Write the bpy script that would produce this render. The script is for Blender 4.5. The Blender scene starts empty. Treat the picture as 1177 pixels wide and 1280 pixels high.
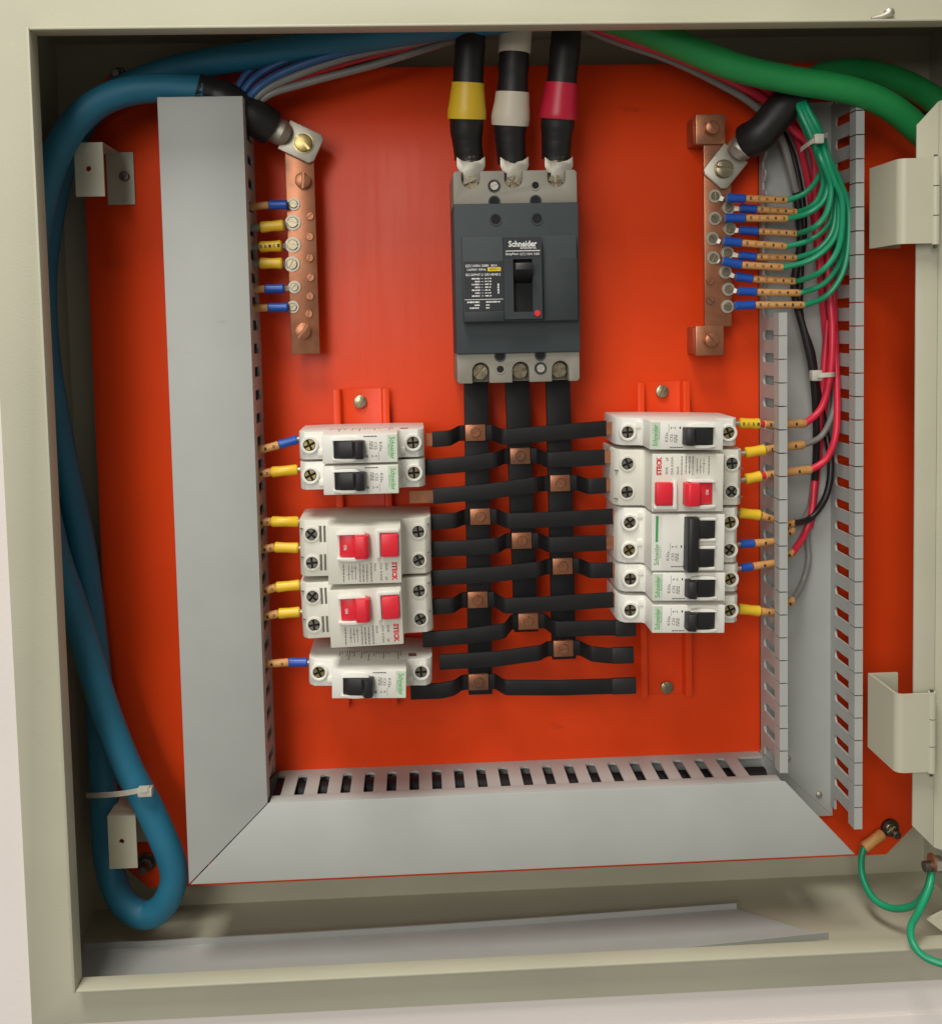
import bpy, bmesh, math, random
from mathutils import Vector, Matrix
random.seed(7)
SC = bpy.context.scene
COL = SC.collection
MM = 0.001
# ------------------------------------------------------------------ camera
# working frame in millimetres: x right, d out of the mounting plate towards the viewer, z up
CX, CD, CZ = 150.19, 698.24, 352.67
YAW, PITCH, ROLL = map(math.radians, (2.52, -3.73, -1.28))
FOC, PPX, PPY, IW, IH = 1298.0, 574.0, 488.0, 1177.0, 1280.0
fw = Vector((math.sin(YAW)*math.cos(PITCH), math.cos(YAW)*math.cos(PITCH), math.sin(PITCH)))
rt0 = fw.cross(Vector((0, 0, 1))).normalized(); up0 = rt0.cross(fw)
rt = rt0*math.cos(ROLL) + up0*math.sin(ROLL); up = up0*math.cos(ROLL) - rt0*math.sin(ROLL)
cam_data = bpy.data.cameras.new('camera'); cam = bpy.data.objects.new('camera', cam_data); COL.objects.link(cam)
cam.matrix_world = Matrix(((rt.x, up.x, -fw.x, CX*MM), (rt.y, up.y, -fw.y, -CD*MM), (rt.z, up.z, -fw.z, CZ*MM), (0, 0, 0, 1)))
cam_data.sensor_fit = 'HORIZONTAL'; cam_data.sensor_width = 36.0
cam_data.lens = 36.0*FOC/IW
cam_data.shift_x = (IW/2-PPX)/IW; cam_data.shift_y = (PPY-IH/2)/IW
cam_data.clip_start = 0.01; cam_data.clip_end = 50
SC.camera = cam

def P(u, v, d):
    """point of the place (mm) that is seen at photograph pixel u, v when it lies d mm off the plate"""
    q = rt*((u-PPX)/FOC) - up*((v-PPY)/FOC) + fw
    t = (CD-d)/q.y
    return Vector((CX+q.x*t, d, CZ+q.z*t))

# ------------------------------------------------------------------ light
w = bpy.data.worlds.new('World'); SC.world = w; w.use_nodes = True
w.node_tree.nodes['Background'].inputs[0].default_value = (1.0, 0.955, 0.88, 1)
w.node_tree.nodes['Background'].inputs[1].default_value = 0.23
def area(name, loc, target, sx, sy, power, col):
    l = bpy.data.lights.new(name, 'AREA'); l.shape = 'RECTANGLE'; l.size = sx; l.size_y = sy; l.energy = power; l.color = col
    o = bpy.data.objects.new(name, l); COL.objects.link(o); o.location = loc
    o.rotation_euler = (Vector(target)-Vector(loc)).to_track_quat('-Z', 'Y').to_euler() if (Vector(target)-Vector(loc)).xy.length > 1e-6 else (0, 0, 0)
    return o
# one long fluorescent panel on the ceiling, running away from the wall, a little to the left of the cabinet
area('ceiling_lamp', (-0.22, -0.95, 2.05), (-0.22, -0.95, 0), 0.50, 1.2, 39, (1.0, 0.965, 0.89))
# the next lamp of the same row, further back in the room
area('ceiling_lamp', (-0.85, -3.9, 1.95), (-0.85, -3.9, 0), 0.50, 2.6, 58, (1.0, 0.965, 0.89))
# added fill lamp, standing in for soft bounce from the far side of the room
area('front_fill', (-1.1, -3.2, 0.90), (0.2, 0, 0.25), 1.7, 1.3, 34, (1.0, 0.97, 0.92))
vs = SC.view_settings; vs.view_transform = 'Standard'; vs.look = 'None'; vs.gamma = 1; vs.use_curve_mapping = False; vs.exposure = 0.0
SC.render.resolution_x = 941; SC.render.resolution_y = 1024

# ------------------------------------------------------------------ materials
MATS = {}
def mat(name, col, rough=0.5, metal=0.0, spec=0.5, coat=0.0, var=0.06, vscale=60, bump=0.0, bscale=900, mix=None, mscale=20, mlo=.55, mhi=.7, streak=0.0, scuff=None, sscale=26, slo=.66, shi=.72):
    m = bpy.data.materials.new(name); m.use_nodes = True
    nt = m.node_tree; b = nt.nodes['Principled BSDF']
    b.inputs['Roughness'].default_value = rough; b.inputs['Metallic'].default_value = metal
    b.inputs['Specular IOR Level'].default_value = spec; b.inputs['Coat Weight'].default_value = coat
    b.inputs['Coat Roughness'].default_value = 0.12
    tc = nt.nodes.new('ShaderNodeNewGeometry')
    n = nt.nodes.new('ShaderNodeTexNoise'); n.inputs['Scale'].default_value = vscale; n.inputs['Detail'].default_value = 5
    nt.links.new(tc.outputs['Position'], n.inputs['Vector'])
    r = nt.nodes.new('ShaderNodeValToRGB')
    r.color_ramp.elements[0].position = .3; r.color_ramp.elements[1].position = .7
    r.color_ramp.elements[0].color = (*[c*(1-var) for c in col], 1); r.color_ramp.elements[1].color = (*[min(1, c*(1+var)) for c in col], 1)
    nt.links.new(n.outputs['Fac'], r.inputs['Fac']); out = r.outputs['Color']
    if mix:
        n2 = nt.nodes.new('ShaderNodeTexNoise'); n2.inputs['Scale'].default_value = mscale; n2.inputs['Detail'].default_value = 6
        nt.links.new(tc.outputs['Position'], n2.inputs['Vector'])
        r2 = nt.nodes.new('ShaderNodeValToRGB'); r2.color_ramp.elements[0].position = mlo; r2.color_ramp.elements[1].position = mhi
        nt.links.new(n2.outputs['Fac'], r2.inputs['Fac'])
        mx = nt.nodes.new('ShaderNodeMixRGB'); mx.inputs[2].default_value = (*mix, 1)
        nt.links.new(r2.outputs['Color'], mx.inputs[0]); nt.links.new(out, mx.inputs[1]); out = mx.outputs[0]
    if scuff:
        n3 = nt.nodes.new('ShaderNodeTexNoise'); n3.inputs['Scale'].default_value = sscale; n3.inputs['Detail'].default_value = 9; n3.inputs['Roughness'].default_value = .7
        mp = nt.nodes.new('ShaderNodeMapping'); mp.inputs['Rotation'].default_value = (.3, .7, .2); mp.inputs['Scale'].default_value = (1, 1, 2.6)
        nt.links.new(tc.outputs['Position'], mp.inputs['Vector']); nt.links.new(mp.outputs[0], n3.inputs['Vector'])
        r3 = nt.nodes.new('ShaderNodeValToRGB'); r3.color_ramp.elements[0].position = slo; r3.color_ramp.elements[1].position = shi
        r3.color_ramp.elements[1].color = (.55, .55, .55, 1)
        nt.links.new(n3.outputs['Fac'], r3.inputs['Fac'])
        m3 = nt.nodes.new('ShaderNodeMixRGB'); m3.inputs[2].default_value = (*scuff, 1)
        nt.links.new(r3.outputs['Color'], m3.inputs[0]); nt.links.new(out, m3.inputs[1]); out = m3.outputs[0]
    nt.links.new(out, b.inputs['Base Color'])
    rr = nt.nodes.new('ShaderNodeMapRange'); rr.inputs['To Min'].default_value = max(.02, rough-.06); rr.inputs['To Max'].default_value = min(1, rough+.08)
    nt.links.new(n.outputs['Fac'], rr.inputs['Value']); nt.links.new(rr.outputs[0], b.inputs['Roughness'])
    if bump:
        nb = nt.nodes.new('ShaderNodeTexNoise'); nb.inputs['Scale'].default_value = bscale; nb.inputs['Detail'].default_value = 3
        nt.links.new(tc.outputs['Position'], nb.inputs['Vector'])
        bp = nt.nodes.new('ShaderNodeBump'); bp.inputs['Strength'].default_value = bump; bp.inputs['Distance'].default_value = 0.0004
        nt.links.new(nb.outputs['Fac'], bp.inputs['Height']); nt.links.new(bp.outputs['Normal'], b.inputs['Normal'])
    if streak:
        mp = nt.nodes.new('ShaderNodeMapping'); mp.inputs['Rotation'].default_value = (0, .85, 0); mp.inputs['Scale'].default_value = (1, 1, .06)
        ns = nt.nodes.new('ShaderNodeTexNoise'); ns.inputs['Scale'].default_value = 170; ns.inputs['Detail'].default_value = 4
        nt.links.new(tc.outputs['Position'], mp.inputs['Vector']); nt.links.new(mp.outputs[0], ns.inputs['Vector'])
        sm = nt.nodes.new('ShaderNodeTexNoise'); sm.inputs['Scale'].default_value = 11; sm.inputs['Detail'].default_value = 6
        nt.links.new(tc.outputs['Position'], sm.inputs['Vector'])
        ad = nt.nodes.new('ShaderNodeMath'); ad.operation = 'ADD'; nt.links.new(ns.outputs['Fac'], ad.inputs[0]); nt.links.new(sm.outputs['Fac'], ad.inputs[1])
        rr.inputs['From Min'].default_value = .6; rr.inputs['From Max'].default_value = 1.4
        rr.inputs['To Min'].default_value = max(.05, rough-streak); rr.inputs['To Max'].default_value = rough+streak
        nt.links.new(ad.outputs[0], rr.inputs['Value'])
    MATS[name] = m
    return m
mat('wall_paint', (.78, .72, .685), .85, var=.03, vscale=5, bump=.25, bscale=300)
mat('beige_paint', (.47, .455, .345), .45, var=.045, vscale=14, bump=.22, bscale=700, scuff=(.30, .28, .20), sscale=22)
mat('orange_paint', (.78, .060, .009), .34, spec=.22, var=.07, vscale=9, bump=.12, bscale=450, streak=.08, scuff=(.46, .04, .012), sscale=18)
mat('grey_pvc', (.40, .41, .39), .5, var=.035, vscale=30, bump=.06, bscale=1500, scuff=(.28, .28, .26), sscale=34, slo=.67, shi=.75)
mat('white_plastic', (.76, .75, .69), .42, var=.02, vscale=60, bump=.04)
mat('ivory_plastic', (.68, .66, .58), .45, var=.02, vscale=60, bump=.04)
mat('black_plastic', (.012, .011, .012), .45, var=.1)
mat('red_plastic', (.72, .018, .035), .38, var=.05)
mat('dark_grey_plastic', (.052, .062, .067), .62, spec=.3, var=.05, bump=.1, bscale=2500)
mat('housing_grey_plastic', (.036, .043, .047), .6, spec=.3, var=.05, bump=.1, bscale=2500)
mat('light_grey_plastic', (.27, .255, .21), .55, var=.05, bump=.1, bscale=2500)
mat('vent_shade', (.13, .12, .10), .7, var=.1)
mat('hole_black', (.006, .006, .006), .8, var=.1)  # shade inside holes and slots, as a flat colour
mat('copper', (.40, .165, .085), .36, metal=.65, var=.18, vscale=90, bump=.08, bscale=600, mix=(.22, .11, .07), mscale=45)
mat('tin', (.50, .47, .40), .5, metal=.9, var=.12, vscale=120, bump=.15, bscale=500)
mat('zinc', (.36, .31, .21), .32, metal=.95, var=.15, vscale=200, bump=.1)
mat('brass', (.48, .38, .16), .34, metal=.95, var=.15, vscale=200, bump=.1)
mat('dull_zinc', (.26, .24, .20), .4, metal=.9, var=.2, vscale=200)
mat('dark_steel', (.16, .14, .12), .4, metal=.9, var=.2, vscale=200)
mat('busbar_black', (.009, .009, .010), .55, spec=.3, var=.2, vscale=80, bump=.3, bscale=160)
mat('heatshrink_black', (.010, .009, .009), .5, var=.15, vscale=80, bump=.3, bscale=220)
mat('blue_cable', (.016, .165, .27), .55, var=.10, vscale=40, bump=.10, bscale=500, scuff=(.05, .17, .23), sscale=40, slo=.6, shi=.75)
mat('thin_blue_wire', (.020, .10, .28), .4, var=.05)
mat('green_cable', (.012, .28, .068), .5, var=.10, vscale=40, bump=.10, bscale=500)
mat('green_wire', (.006, .29, .135), .36, var=.05)
mat('red_wire', (.68, .022, .055), .38, var=.06)
mat('grey_wire', (.22, .215, .20), .4, var=.05)
mat('black_wire', (.012, .011, .011), .4, var=.1)
mat('blue_sleeve', (.012, .085, .42), .34, var=.05)
mat('yellow_sleeve', (.78, .50, .022), .36, var=.05)
mat('marker_tan', (.60, .30, .095), .5, var=.10, vscale=300)
mat('yellow_tape', (.72, .47, .02), .4, var=.05)
mat('white_tape', (.66, .60, .48), .45, var=.05)
mat('red_tape', (.58, .012, .045), .38, var=.05)
mat('tie_nylon', (.55, .52, .44), .4, var=.05)
mat('ink_black', (.03, .03, .03), .7, var=.1)
mat('ink_grey', (.13, .13, .125), .7, var=.1)
mat('ink_white', (.72, .72, .70), .6, var=.05)
mat('ink_green', (.05, .33, .09), .6, var=.05)
mat('ink_red', (.66, .03, .04), .6, var=.05)
mat('ink_maroon', (.22, .06, .06), .6, var=.05)
mat('label_yellow', (.80, .55, .03), .5, var=.03)
mat('label_black', (.018, .02, .025), .45, var=.1)
mat('pale_green_print', (.58, .66, .52), .45, var=.02)

# ------------------------------------------------------------------ mesh builder (x, d, z in mm)
ORG = {}
def V(*a): return Vector(a[0]) if len(a) == 1 else Vector(a)
class MB:
    def __init__(s): s.v = []; s.f = []
    def add(s, vs_, fs):
        n = len(s.v); s.v += [tuple(p) for p in vs_]; s.f += [tuple(i+n for i in f) for f in fs]; return s
    def box(s, x0, x1, d0, d1, z0, z1):
        vs_ = [(x, d, z) for x in (x0, x1) for d in (d0, d1) for z in (z0, z1)]
        return s.add(vs_, [(0, 1, 3, 2), (4, 6, 7, 5), (0, 4, 5, 1), (2, 3, 7, 6), (0, 2, 6, 4), (1, 5, 7, 3)])
    def prism(s, a, b):
        n = len(a); f = [tuple(range(n)), tuple(range(2*n-1, n-1, -1))]
        f += [(i, n+i, n+(i+1) % n, (i+1) % n) for i in range(n)]
        return s.add(list(a)+list(b), f)
    def pxz(s, poly, d0, d1): return s.prism([(x, d0, z) for x, z in poly], [(x, d1, z) for x, z in poly])
    def pxd(s, poly, z0, z1): return s.prism([(x, d, z0) for x, d in poly], [(x, d, z1) for x, d in poly])
    def pdz(s, poly, x0, x1): return s.prism([(x0, d, z) for d, z in poly], [(x1, d, z) for d, z in poly])
    def lathe(s, c, prof, n=16, axis=(0, 1, 0)):
        """closed ring of profile (r, h) about axis through c; r = 0 ends make caps"""
        ax = V(axis).normalized(); a = ax.orthogonal().normalized(); b = ax.cross(a); c = V(c)
        base = len(s.v); rows = []
        for r, h in prof:
            if r <= 1e-6: rows.append([len(s.v)]); s.v.append(tuple(c+ax*h))
            else:
                row = []
                for i in range(n):
                    t = 2*math.pi*i/n; row.append(len(s.v)); s.v.append(tuple(c+ax*h+a*(r*math.cos(t))+b*(r*math.sin(t))))
                rows.append(row)
        for p, q in zip(rows, rows[1:]):
            for i in range(n):
                j = (i+1) % n
                if len(p) == 1 and len(q) == 1: continue
                if len(p) == 1: s.f.append((p[0], q[i], q[j]))
                elif len(q) == 1: s.f.append((p[i], q[0], p[j]))
                else: s.f.append((p[i], q[i], q[j], p[j]))
        return s
    def cyl(s, c, r, h0, h1, n=16, axis=(0, 1, 0), ch=0.0):
        return s.lathe(c, [(0, h0), (r, h0), (r, h1-ch), (r-ch, h1), (0, h1)] if ch else [(0, h0), (r, h0), (r, h1), (0, h1)], n, axis)
    def ring(s, c, r0, r1, h0, h1, n=18, axis=(0, 1, 0)):
        return s.lathe(c, [(r0, h0), (r1, h0), (r1, h1), (r0, h1), (r0, h0)], n, axis)
    def tube(s, path, r, n=10, caps=True, flat=None):
        pts = [V(p) for p in path]; m = len(pts)
        rs = r if isinstance(r, (list, tuple)) else [r]*m
        tan = [(pts[min(i+1, m-1)]-pts[max(i-1, 0)]).normalized() for i in range(m)]
        nrm = tan[0].orthogonal().normalized(); rows = []
        for i in range(m):
            nrm = (nrm-tan[i]*nrm.dot(tan[i])).normalized(); bn = tan[i].cross(nrm); row = []
            for k in range(n):
                t = 2*math.pi*k/n; row.append(len(s.v)); s.v.append(tuple(pts[i]+(nrm*math.cos(t)+bn*math.sin(t))*rs[i]))
            rows.append(row)
        for p, q in zip(rows, rows[1:]):
            for k in range(n): s.f.append((p[k], p[(k+1) % n], q[(k+1) % n], q[k]))
        if caps: s.f.append(tuple(rows[0][::-1])); s.f.append(tuple(rows[-1]))
        return s
    def strip(s, path, hz, t):
        """flat strip: path of (x, d, zc), half height hz, thickness t in d"""
        rows = []
        for x, d, z in path:
            b = len(s.v); s.v += [(x, d, z-hz), (x, d+t, z-hz), (x, d+t, z+hz), (x, d, z+hz)]; rows.append([b, b+1, b+2, b+3])
        for p, q in zip(rows, rows[1:]):
            for k in range(4): s.f.append((p[k], p[(k+1) % 4], q[(k+1) % 4], q[k]))
        s.f.append(tuple(rows[0][::-1])); s.f.append(tuple(rows[-1])); return s
    def mesh(s, name, m, org=(0, 0, 0), bevel=0, ang=35):
        me = bpy.data.meshes.new(name)
        me.from_pydata([((x-org[0])*MM, -(d-org[1])*MM, (z-org[2])*MM) for x, d, z in s.v], [], s.f)
        bm = bmesh.new(); bm.from_mesh(me); bmesh.ops.recalc_face_normals(bm, faces=bm.faces)
        if bevel:
            es = [e for e in bm.edges if len(e.link_faces) == 2 and e.calc_face_angle(0) > math.radians(40)]
            bmesh.ops.bevel(bm, geom=es, offset=bevel*MM, segments=2, profile=.5, affect='EDGES', clamp_overlap=True)
        bm.to_mesh(me); bm.free()
        for p in me.polygons: p.use_smooth = True
        me.set_sharp_from_angle(angle=math.radians(ang))
        me.materials.append(MATS[m]); return me
    def build(s, name, m, parent=None, bevel=0, ang=35, **tags):
        org = ORG.get(parent.name, (0, 0, 0)) if parent else (0, 0, 0)
        o = bpy.data.objects.new(name, s.mesh(name, m, org, bevel, ang)); COL.objects.link(o)
        if parent: o.parent = parent; ORG[o.name] = org
        for k, v in tags.items(): o[k] = v
        return o
def thing(name, label, cat, loc=(0, 0, 0), group=None, local=False, roty=0):
    o = bpy.data.objects.new(name, None); COL.objects.link(o); o.empty_display_size = .01
    o.location = (loc[0]*MM, -loc[1]*MM, loc[2]*MM); o.rotation_euler = (0, roty, 0)
    o['label'] = label; o['category'] = cat
    if group: o['group'] = group
    ORG[o.name] = (0, 0, 0) if local else tuple(loc)
    return o
def copy_tree(o, parent=None):
    c = o.copy(); COL.objects.link(c); c.parent = parent
    for ch in list(o.children): copy_tree(ch, c)
    return c
def obj_at(name, me, loc, parent, roty=0, **tags):
    org = ORG[parent.name]
    o = bpy.data.objects.new(name, me); COL.objects.link(o); o.parent = parent; ORG[o.name] = org
    o.location = ((loc[0]-org[0])*MM, -(loc[1]-org[1])*MM, (loc[2]-org[2])*MM); o.rotation_euler = (0, roty, 0)
    for k, v in tags.items(): o[k] = v
    return o
def spline(pts, k=8):
    pts = [V(p) for p in pts]; q = [pts[0]*2-pts[1]]+pts+[pts[-1]*2-pts[-2]]; out = []
    for i in range(1, len(q)-2):
        a, b, c, e = q[i-1:i+3]
        for j in range(k):
            t = j/k; out.append(.5*((2*b)+(c-a)*t+(2*a-5*b+4*c-e)*t*t+(3*b-a-3*c+e)*t**3))
    return out+[pts[-1]]
def PP(*pts): return [P(*p) for p in pts]
TXT = {}
def text_mesh(s, m, bold):
    key = (s, m, bold)
    if key not in TXT:
        cu = bpy.data.curves.new('lettering', 'FONT'); cu.body = s; cu.size = 1; cu.offset = bold; cu.resolution_u = 2
        cu.align_x = 'CENTER'; cu.align_y = 'CENTER'
        o = bpy.data.objects.new('lettering', cu); COL.objects.link(o)
        dg = bpy.context.evaluated_depsgraph_get(); me = bpy.data.meshes.new_from_object(o.evaluated_get(dg))
        bpy.data.objects.remove(o); 
        xs = [v.co.x for v in me.vertices]; ys = [v.co.y for v in me.vertices]
        cx, cy, ww, hh = (min(xs)+max(xs))/2, (min(ys)+max(ys))/2, max(xs)-min(xs), max(ys)-min(ys)
        for v in me.vertices: v.co = ((v.co.x-cx)/ww, 0, (v.co.y-cy)/hh)
        me.materials.clear(); me.materials.append(MATS[m]); TXT[key] = me
    return TXT[key]
def text(s, c, wid, hei, parent, m, ang=0, bold=0.0, name='lettering'):
    """flat lettering centred at c (x, d, z), turned ang degrees clockwise"""
    o = obj_at(name, text_mesh(s, m, bold), c, parent, math.radians(ang)); o.scale = (wid*MM, 1, hei*MM); return o
def fineprint(mb, x0, x1, zs, d, hz=.45, horizontal=True, seed=1, gap=.5):
    rnd = random.Random(seed)
    for z in zs:
        x = x0
        while x < x1-.4:
            l = min(rnd.uniform(.5, 2.4), x1-x)
            if horizontal: mb.add([(x, d, z-hz), (x+l, d, z-hz), (x+l, d, z+hz), (x, d, z+hz)], [(0, 1, 2, 3)])
            else: mb.add([(z-hz, d, x), (z+hz, d, x), (z+hz, d, x+l), (z-hz, d, x+l)], [(0, 1, 2, 3)])
            x += l+gap
    return mb
def slot_screw(c, r, h, ang, parent, m='zinc', name='screw', washer=0, n=20, depth=.8, sw=.16):
    """slotted cheese-head screw facing the viewer, base at c"""
    mb = MB(); x, d, z = c
    if washer: mb.lathe(c, [(0, 0), (washer, 0), (washer, .7), (0, .7)], 20); d += .7
    mb.lathe((x, d, z), [(0, 0), (r, 0), (r, h-depth), (0, h-depth)], n)
    ca, sa = math.cos(ang), math.sin(ang)
    for sg in (1, -1):
        t0 = math.asin(sw); poly = [(r*math.cos(t0+(math.pi-2*t0)*k/9), r*math.sin(t0+(math.pi-2*t0)*k/9)*sg) for k in range(10)]
        pp = [(x+a*ca-b*sa, z+a*sa+b*ca) for a, b in poly]
        pq = [(x+(a*ca-b*sa)*.9, z+(a*sa+b*ca)*.9) for a, b in poly]
        mb.prism([(a, d+h-depth-.01, b) for a, b in pp], [(a, d+h-depth*.35, b) for a, b in pp])
        mb.prism([(a, d+h-depth*.35, b) for a, b in pp], [(a, d+h, b) for a, b in pq])
    return mb.build(name, m, parent)
def cross_screw_mb(mb, c, r, h, ang, base=True):
    x, d, z = c
    if base: mb.lathe(c, [(0, 0), (r, 0), (r, h*.45), (0, h*.45)], 16)
    for q in range(4):
        a0 = ang+q*math.pi/2; pts = []
        for k in range(5):
            t = .24+(math.pi/2-.48)*k/4; pts.append((r*math.cos(t), r*math.sin(t)))
        pts.append((r*.19, r*.19))
        pts = [(x+a*math.cos(a0)-b*math.sin(a0), z+a*math.sin(a0)+b*math.cos(a0)) for a, b in pts]
        mb.pxz(pts, d+h*(.44 if base else 0), d+h)
    return mb

# ================================================================== THE SETTING
# plastered wall with the recess that the cabinet is let into
WD = 88.0
wl = MB(); ho = [(-87.4, -61.4), (519.4, -61.4), (519.4, 548.4), (-87.4, 548.4)]; ou = [(-2500, -2500), (2500, -2500), (2500, 2500), (-2500, 2500)]
wl.v = [(x, WD, z) for x, z in ho]+[(x, WD, z) for x, z in ou]+[(x, -45, z) for x, z in ho]
for k in range(4): n = (k+1) % 4; wl.f += [(k, n, 4+n, 4+k), (k, n, 8+n, 8+k)]
wl.build('wall', 'wall_paint', kind='structure')
rz = P(1000, 1276, WD+2).z
MB().box(-1200, 1500, WD-1, WD+2.2, rz-300, rz).build('wall_plaster_band', 'wall_paint', bevel=.8, kind='structure')

# ================================================================== ENCLOSURE
X0, X1, Z0, Z1, DB, DF, DR = -87, 519, -61, 548, -30, 93, 105
RX0, RX1, RZ0, RZ1 = -56.5, 489, -32.5, 519
enc = thing('electrical_enclosure', 'beige painted steel cabinet with a raised rim around its open front', 'cabinet', (216, DB, Z0))
T = 1.6
MB().box(X0, X1, DB, DB+T, Z0, Z1).build('back_panel', 'beige_paint', enc)
MB().box(X0, X0+T, DB+T, DF-T, Z0, Z1).build('side_wall', 'beige_paint', enc)
MB().box(X1-T, X1, DB+T, DF-T, Z0, Z1).build('side_wall', 'beige_paint', enc)
MB().box(X0+T, X1-T, DB+T, DF-T, Z0, Z0+T).build('bottom_wall', 'beige_paint', enc)
MB().box(X0+T, X1-T, DB+T, DF-T, Z1-T, Z1).build('top_wall', 'beige_paint', enc)
IX0, IX1, IZ0, IZ1 = RX0-.8, RX1+.8, RZ0-.8, RZ1+.8
fl = MB(); fi = [(IX0, IZ0), (IX1, IZ0), (IX1, IZ1), (IX0, IZ1)]; fo = [(X0, Z0), (X1, Z0), (X1, Z1), (X0, Z1)]
fl.v = [(x, d, z) for d in (DF-T, DF) for p in (fi, fo) for x, z in p]
for k in range(4):
    n = (k+1) % 4; fl.f += [(k, n, 4+n, 4+k), (8+k, 8+n, 12+n, 12+k), (4+k, 4+n, 12+n, 12+k), (k, n, 8+n, 8+k)]
fl.build('front_flange', 'beige_paint', enc, bevel=.5)
rimb = dict(bevel=.55)
MB().box(RX0-T, RX0+.2, DF-1.2, DR, RZ0-T, RZ1+T).build('rim', 'beige_paint', enc, **rimb)
MB().box(RX1-.2, RX1+T, DF-1.2, DR, RZ0-T, RZ1+T).build('rim', 'beige_paint', enc, **rimb)
MB().box(RX0+.4, RX1-.4, DF-1.2, DR-.3, RZ0-T, RZ0).build('rim', 'beige_paint', enc, **rimb)
MB().box(RX0+.4, RX1-.4, DF-1.2, DR-.3, RZ1, RZ1+T).build('rim', 'beige_paint', enc, **rimb)
# latch keeper on the top flange
q = P(1102, 19, DF)
lt = thing('latch_pin', 'small bright metal latch pin on the top flange', 'pin', (q.x, DF, q.z))
MB().tube([(q.x-7, DF+2.2, q.z-2.4), (q.x-2, DF+2.6, q.z-1.8), (q.x+3, DF+3, q.z)], [1.3, 1.7, 2.1], 10).build('shank', 'tin', lt)
MB().lathe((q.x+3.2, DF, q.z+.8), [(0, 0), (3.0, 0), (3.2, 2), (2.6, 4), (1.2, 5), (0, 5.2)], 14).build('head', 'tin', lt)

# ------------------------------------------------------------------ mounting plate
plate = thing('mounting_plate', 'glossy orange steel mounting plate filling the back of the cabinet', 'mounting plate', (218, 0, -30))
ch = 22
MB().pxz([(-62+ch, -30), (498-ch, -30), (498, -30+ch), (498, 522-ch), (498-ch, 522), (-62+ch, 522), (-62, 522-ch), (-62, -30+ch)], -2, 0).build('sheet', 'orange_paint', plate, bevel=.5)
for u, v in ((183, 1078), (1112, 1035), (150, 96)):
    q = P(u, v, 1); mb = MB()
    mb.lathe((q.x, 0, q.z), [(0, 0), (6.5, 0), (6.5, 1.2), (0, 1.2)], 20)
    mb.lathe((q.x, 1.2, q.z), [(0, 0), (5.2, 0), (5.2, 4.2), (4.6, 4.8), (0, 4.8)], 6)
    mb.cyl((q.x, 6, q.z), 2.8, 0, 7, 14, ch=.5); mb.cyl((q.x, -30, q.z), 3, 0, 28, 10)
    mb.build('corner_bolt', 'dark_steel', plate)
# ------------------------------------------------------------------ fixing brackets for the inner cover
def bracket(u0, v0, u1, v1, d, foot_dx, label, legside):
    a, b = P(u0, v0, d), P(u1, v1, d); x0, x1, z0, z1 = a.x, b.x, b.z, a.z
    t = thing('fixing_bracket', label, 'bracket', ((x0+x1)/2, 0, (z0+z1)/2))
    xm, zm, r = (x0+x1)/2-.5, (z0+z1)/2+.5, 1.7
    outer = [(x0, z0), (x1, z0), (x1, z1), (x0, z1)]
    mb = MB()
    # front tab with a real screw hole: four quads round an octagon
    hole = [(xm+r*math.cos(math.pi*2*k/16+math.pi/4+math.pi), zm+r*math.sin(math.pi*2*k/16+math.pi/4+math.pi)) for k in range(16)]
    vv = []; ff = []
    for dd in (d-1.5, d): vv += [(x, dd, z) for x, z in outer]+[(x, dd, z) for x, z in hole]
    for s in (0, 20):
        for c in range(4):
            n = (c+1) % 4; ff.append((s+c, s+n, s+4+(4*n) % 16, *[s+4+(4*c+k) % 16 for k in (3, 2, 1, 0)]))
    for c in range(4): ff.append((c, (c+1) % 4, 20+(c+1) % 4, 20+c))
    for k in range(16): ff.append((4+k, 4+(k+1) % 16, 24+(k+1) % 16, 24+k))
    mb.add(vv, ff); mb.build('tab', 'beige_paint', t)
    zl = z1 if legside > 0 else z0
    MB().box(x0, x1, 1.6, d-1.5, zl-1.5 if legside > 0 else zl, zl if legside > 0 else zl+1.5).build('leg', 'beige_paint', t)
    MB().box(x0+foot_dx, x1+foot_dx, .05, 1.6, z0-1, z1-.2).build('foot', 'beige_paint', t)
    slot_screw((x1+foot_dx-6, 1.6, zm), 3.2, 2.2, .6, t, 'dark_steel')
bracket(92, 178, 131, 245, 38, 9, 'beige fixing bracket beside the upper end of the tall lidded duct', 1)
bracket(134, 1021, 172, 1085, 38, 4, 'beige fixing bracket inside the loop of the blue cable', 1)

# ================================================================== SLOTTED DUCTS
PITCH_F = 15.0
def finger_mesh(tipside):
    """one finger of a slotted duct wall in a local frame: x thickness, d height, z along the duct"""
    h = PITCH_F/2
    prof = [(8.4, -h), (8.4, h), (9.4, h-2.4), (10.2, h-3.2), (37, h-3.2), (38.6, h-2.8), (41, h-.35), (50, h-.35), (50, -h+.35), (41, -h+.35), (38.6, -h+2.8), (37, -h+3.2), (10.2, -h+3.2), (9.4, -h+2.4)]
    mb = MB(); mb.pdz(prof, -.75, .75)
    mb.pdz([(40.6, -h+.4), (40.6, h-.4), (49.9, h-.4), (49.9, -h+.4)], .75*tipside, 4.6*tipside)
    return mb.mesh('finger', 'grey_pvc')
FM_IN, FM_OUT = finger_mesh(-1), finger_mesh(1)
def wall_v(duct, x, z0, z1, fz0, fz1, fm, name='side_wall'):
    w_ = MB().box(x-.75, x+.75, .1, 8.5, z0, z1).build(name, 'grey_pvc', duct)
    z = fz0+PITCH_F/2
    while z < fz1:
        obj_at('finger', fm, (x, 0, z), w_); z += PITCH_F
    return w_
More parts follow.
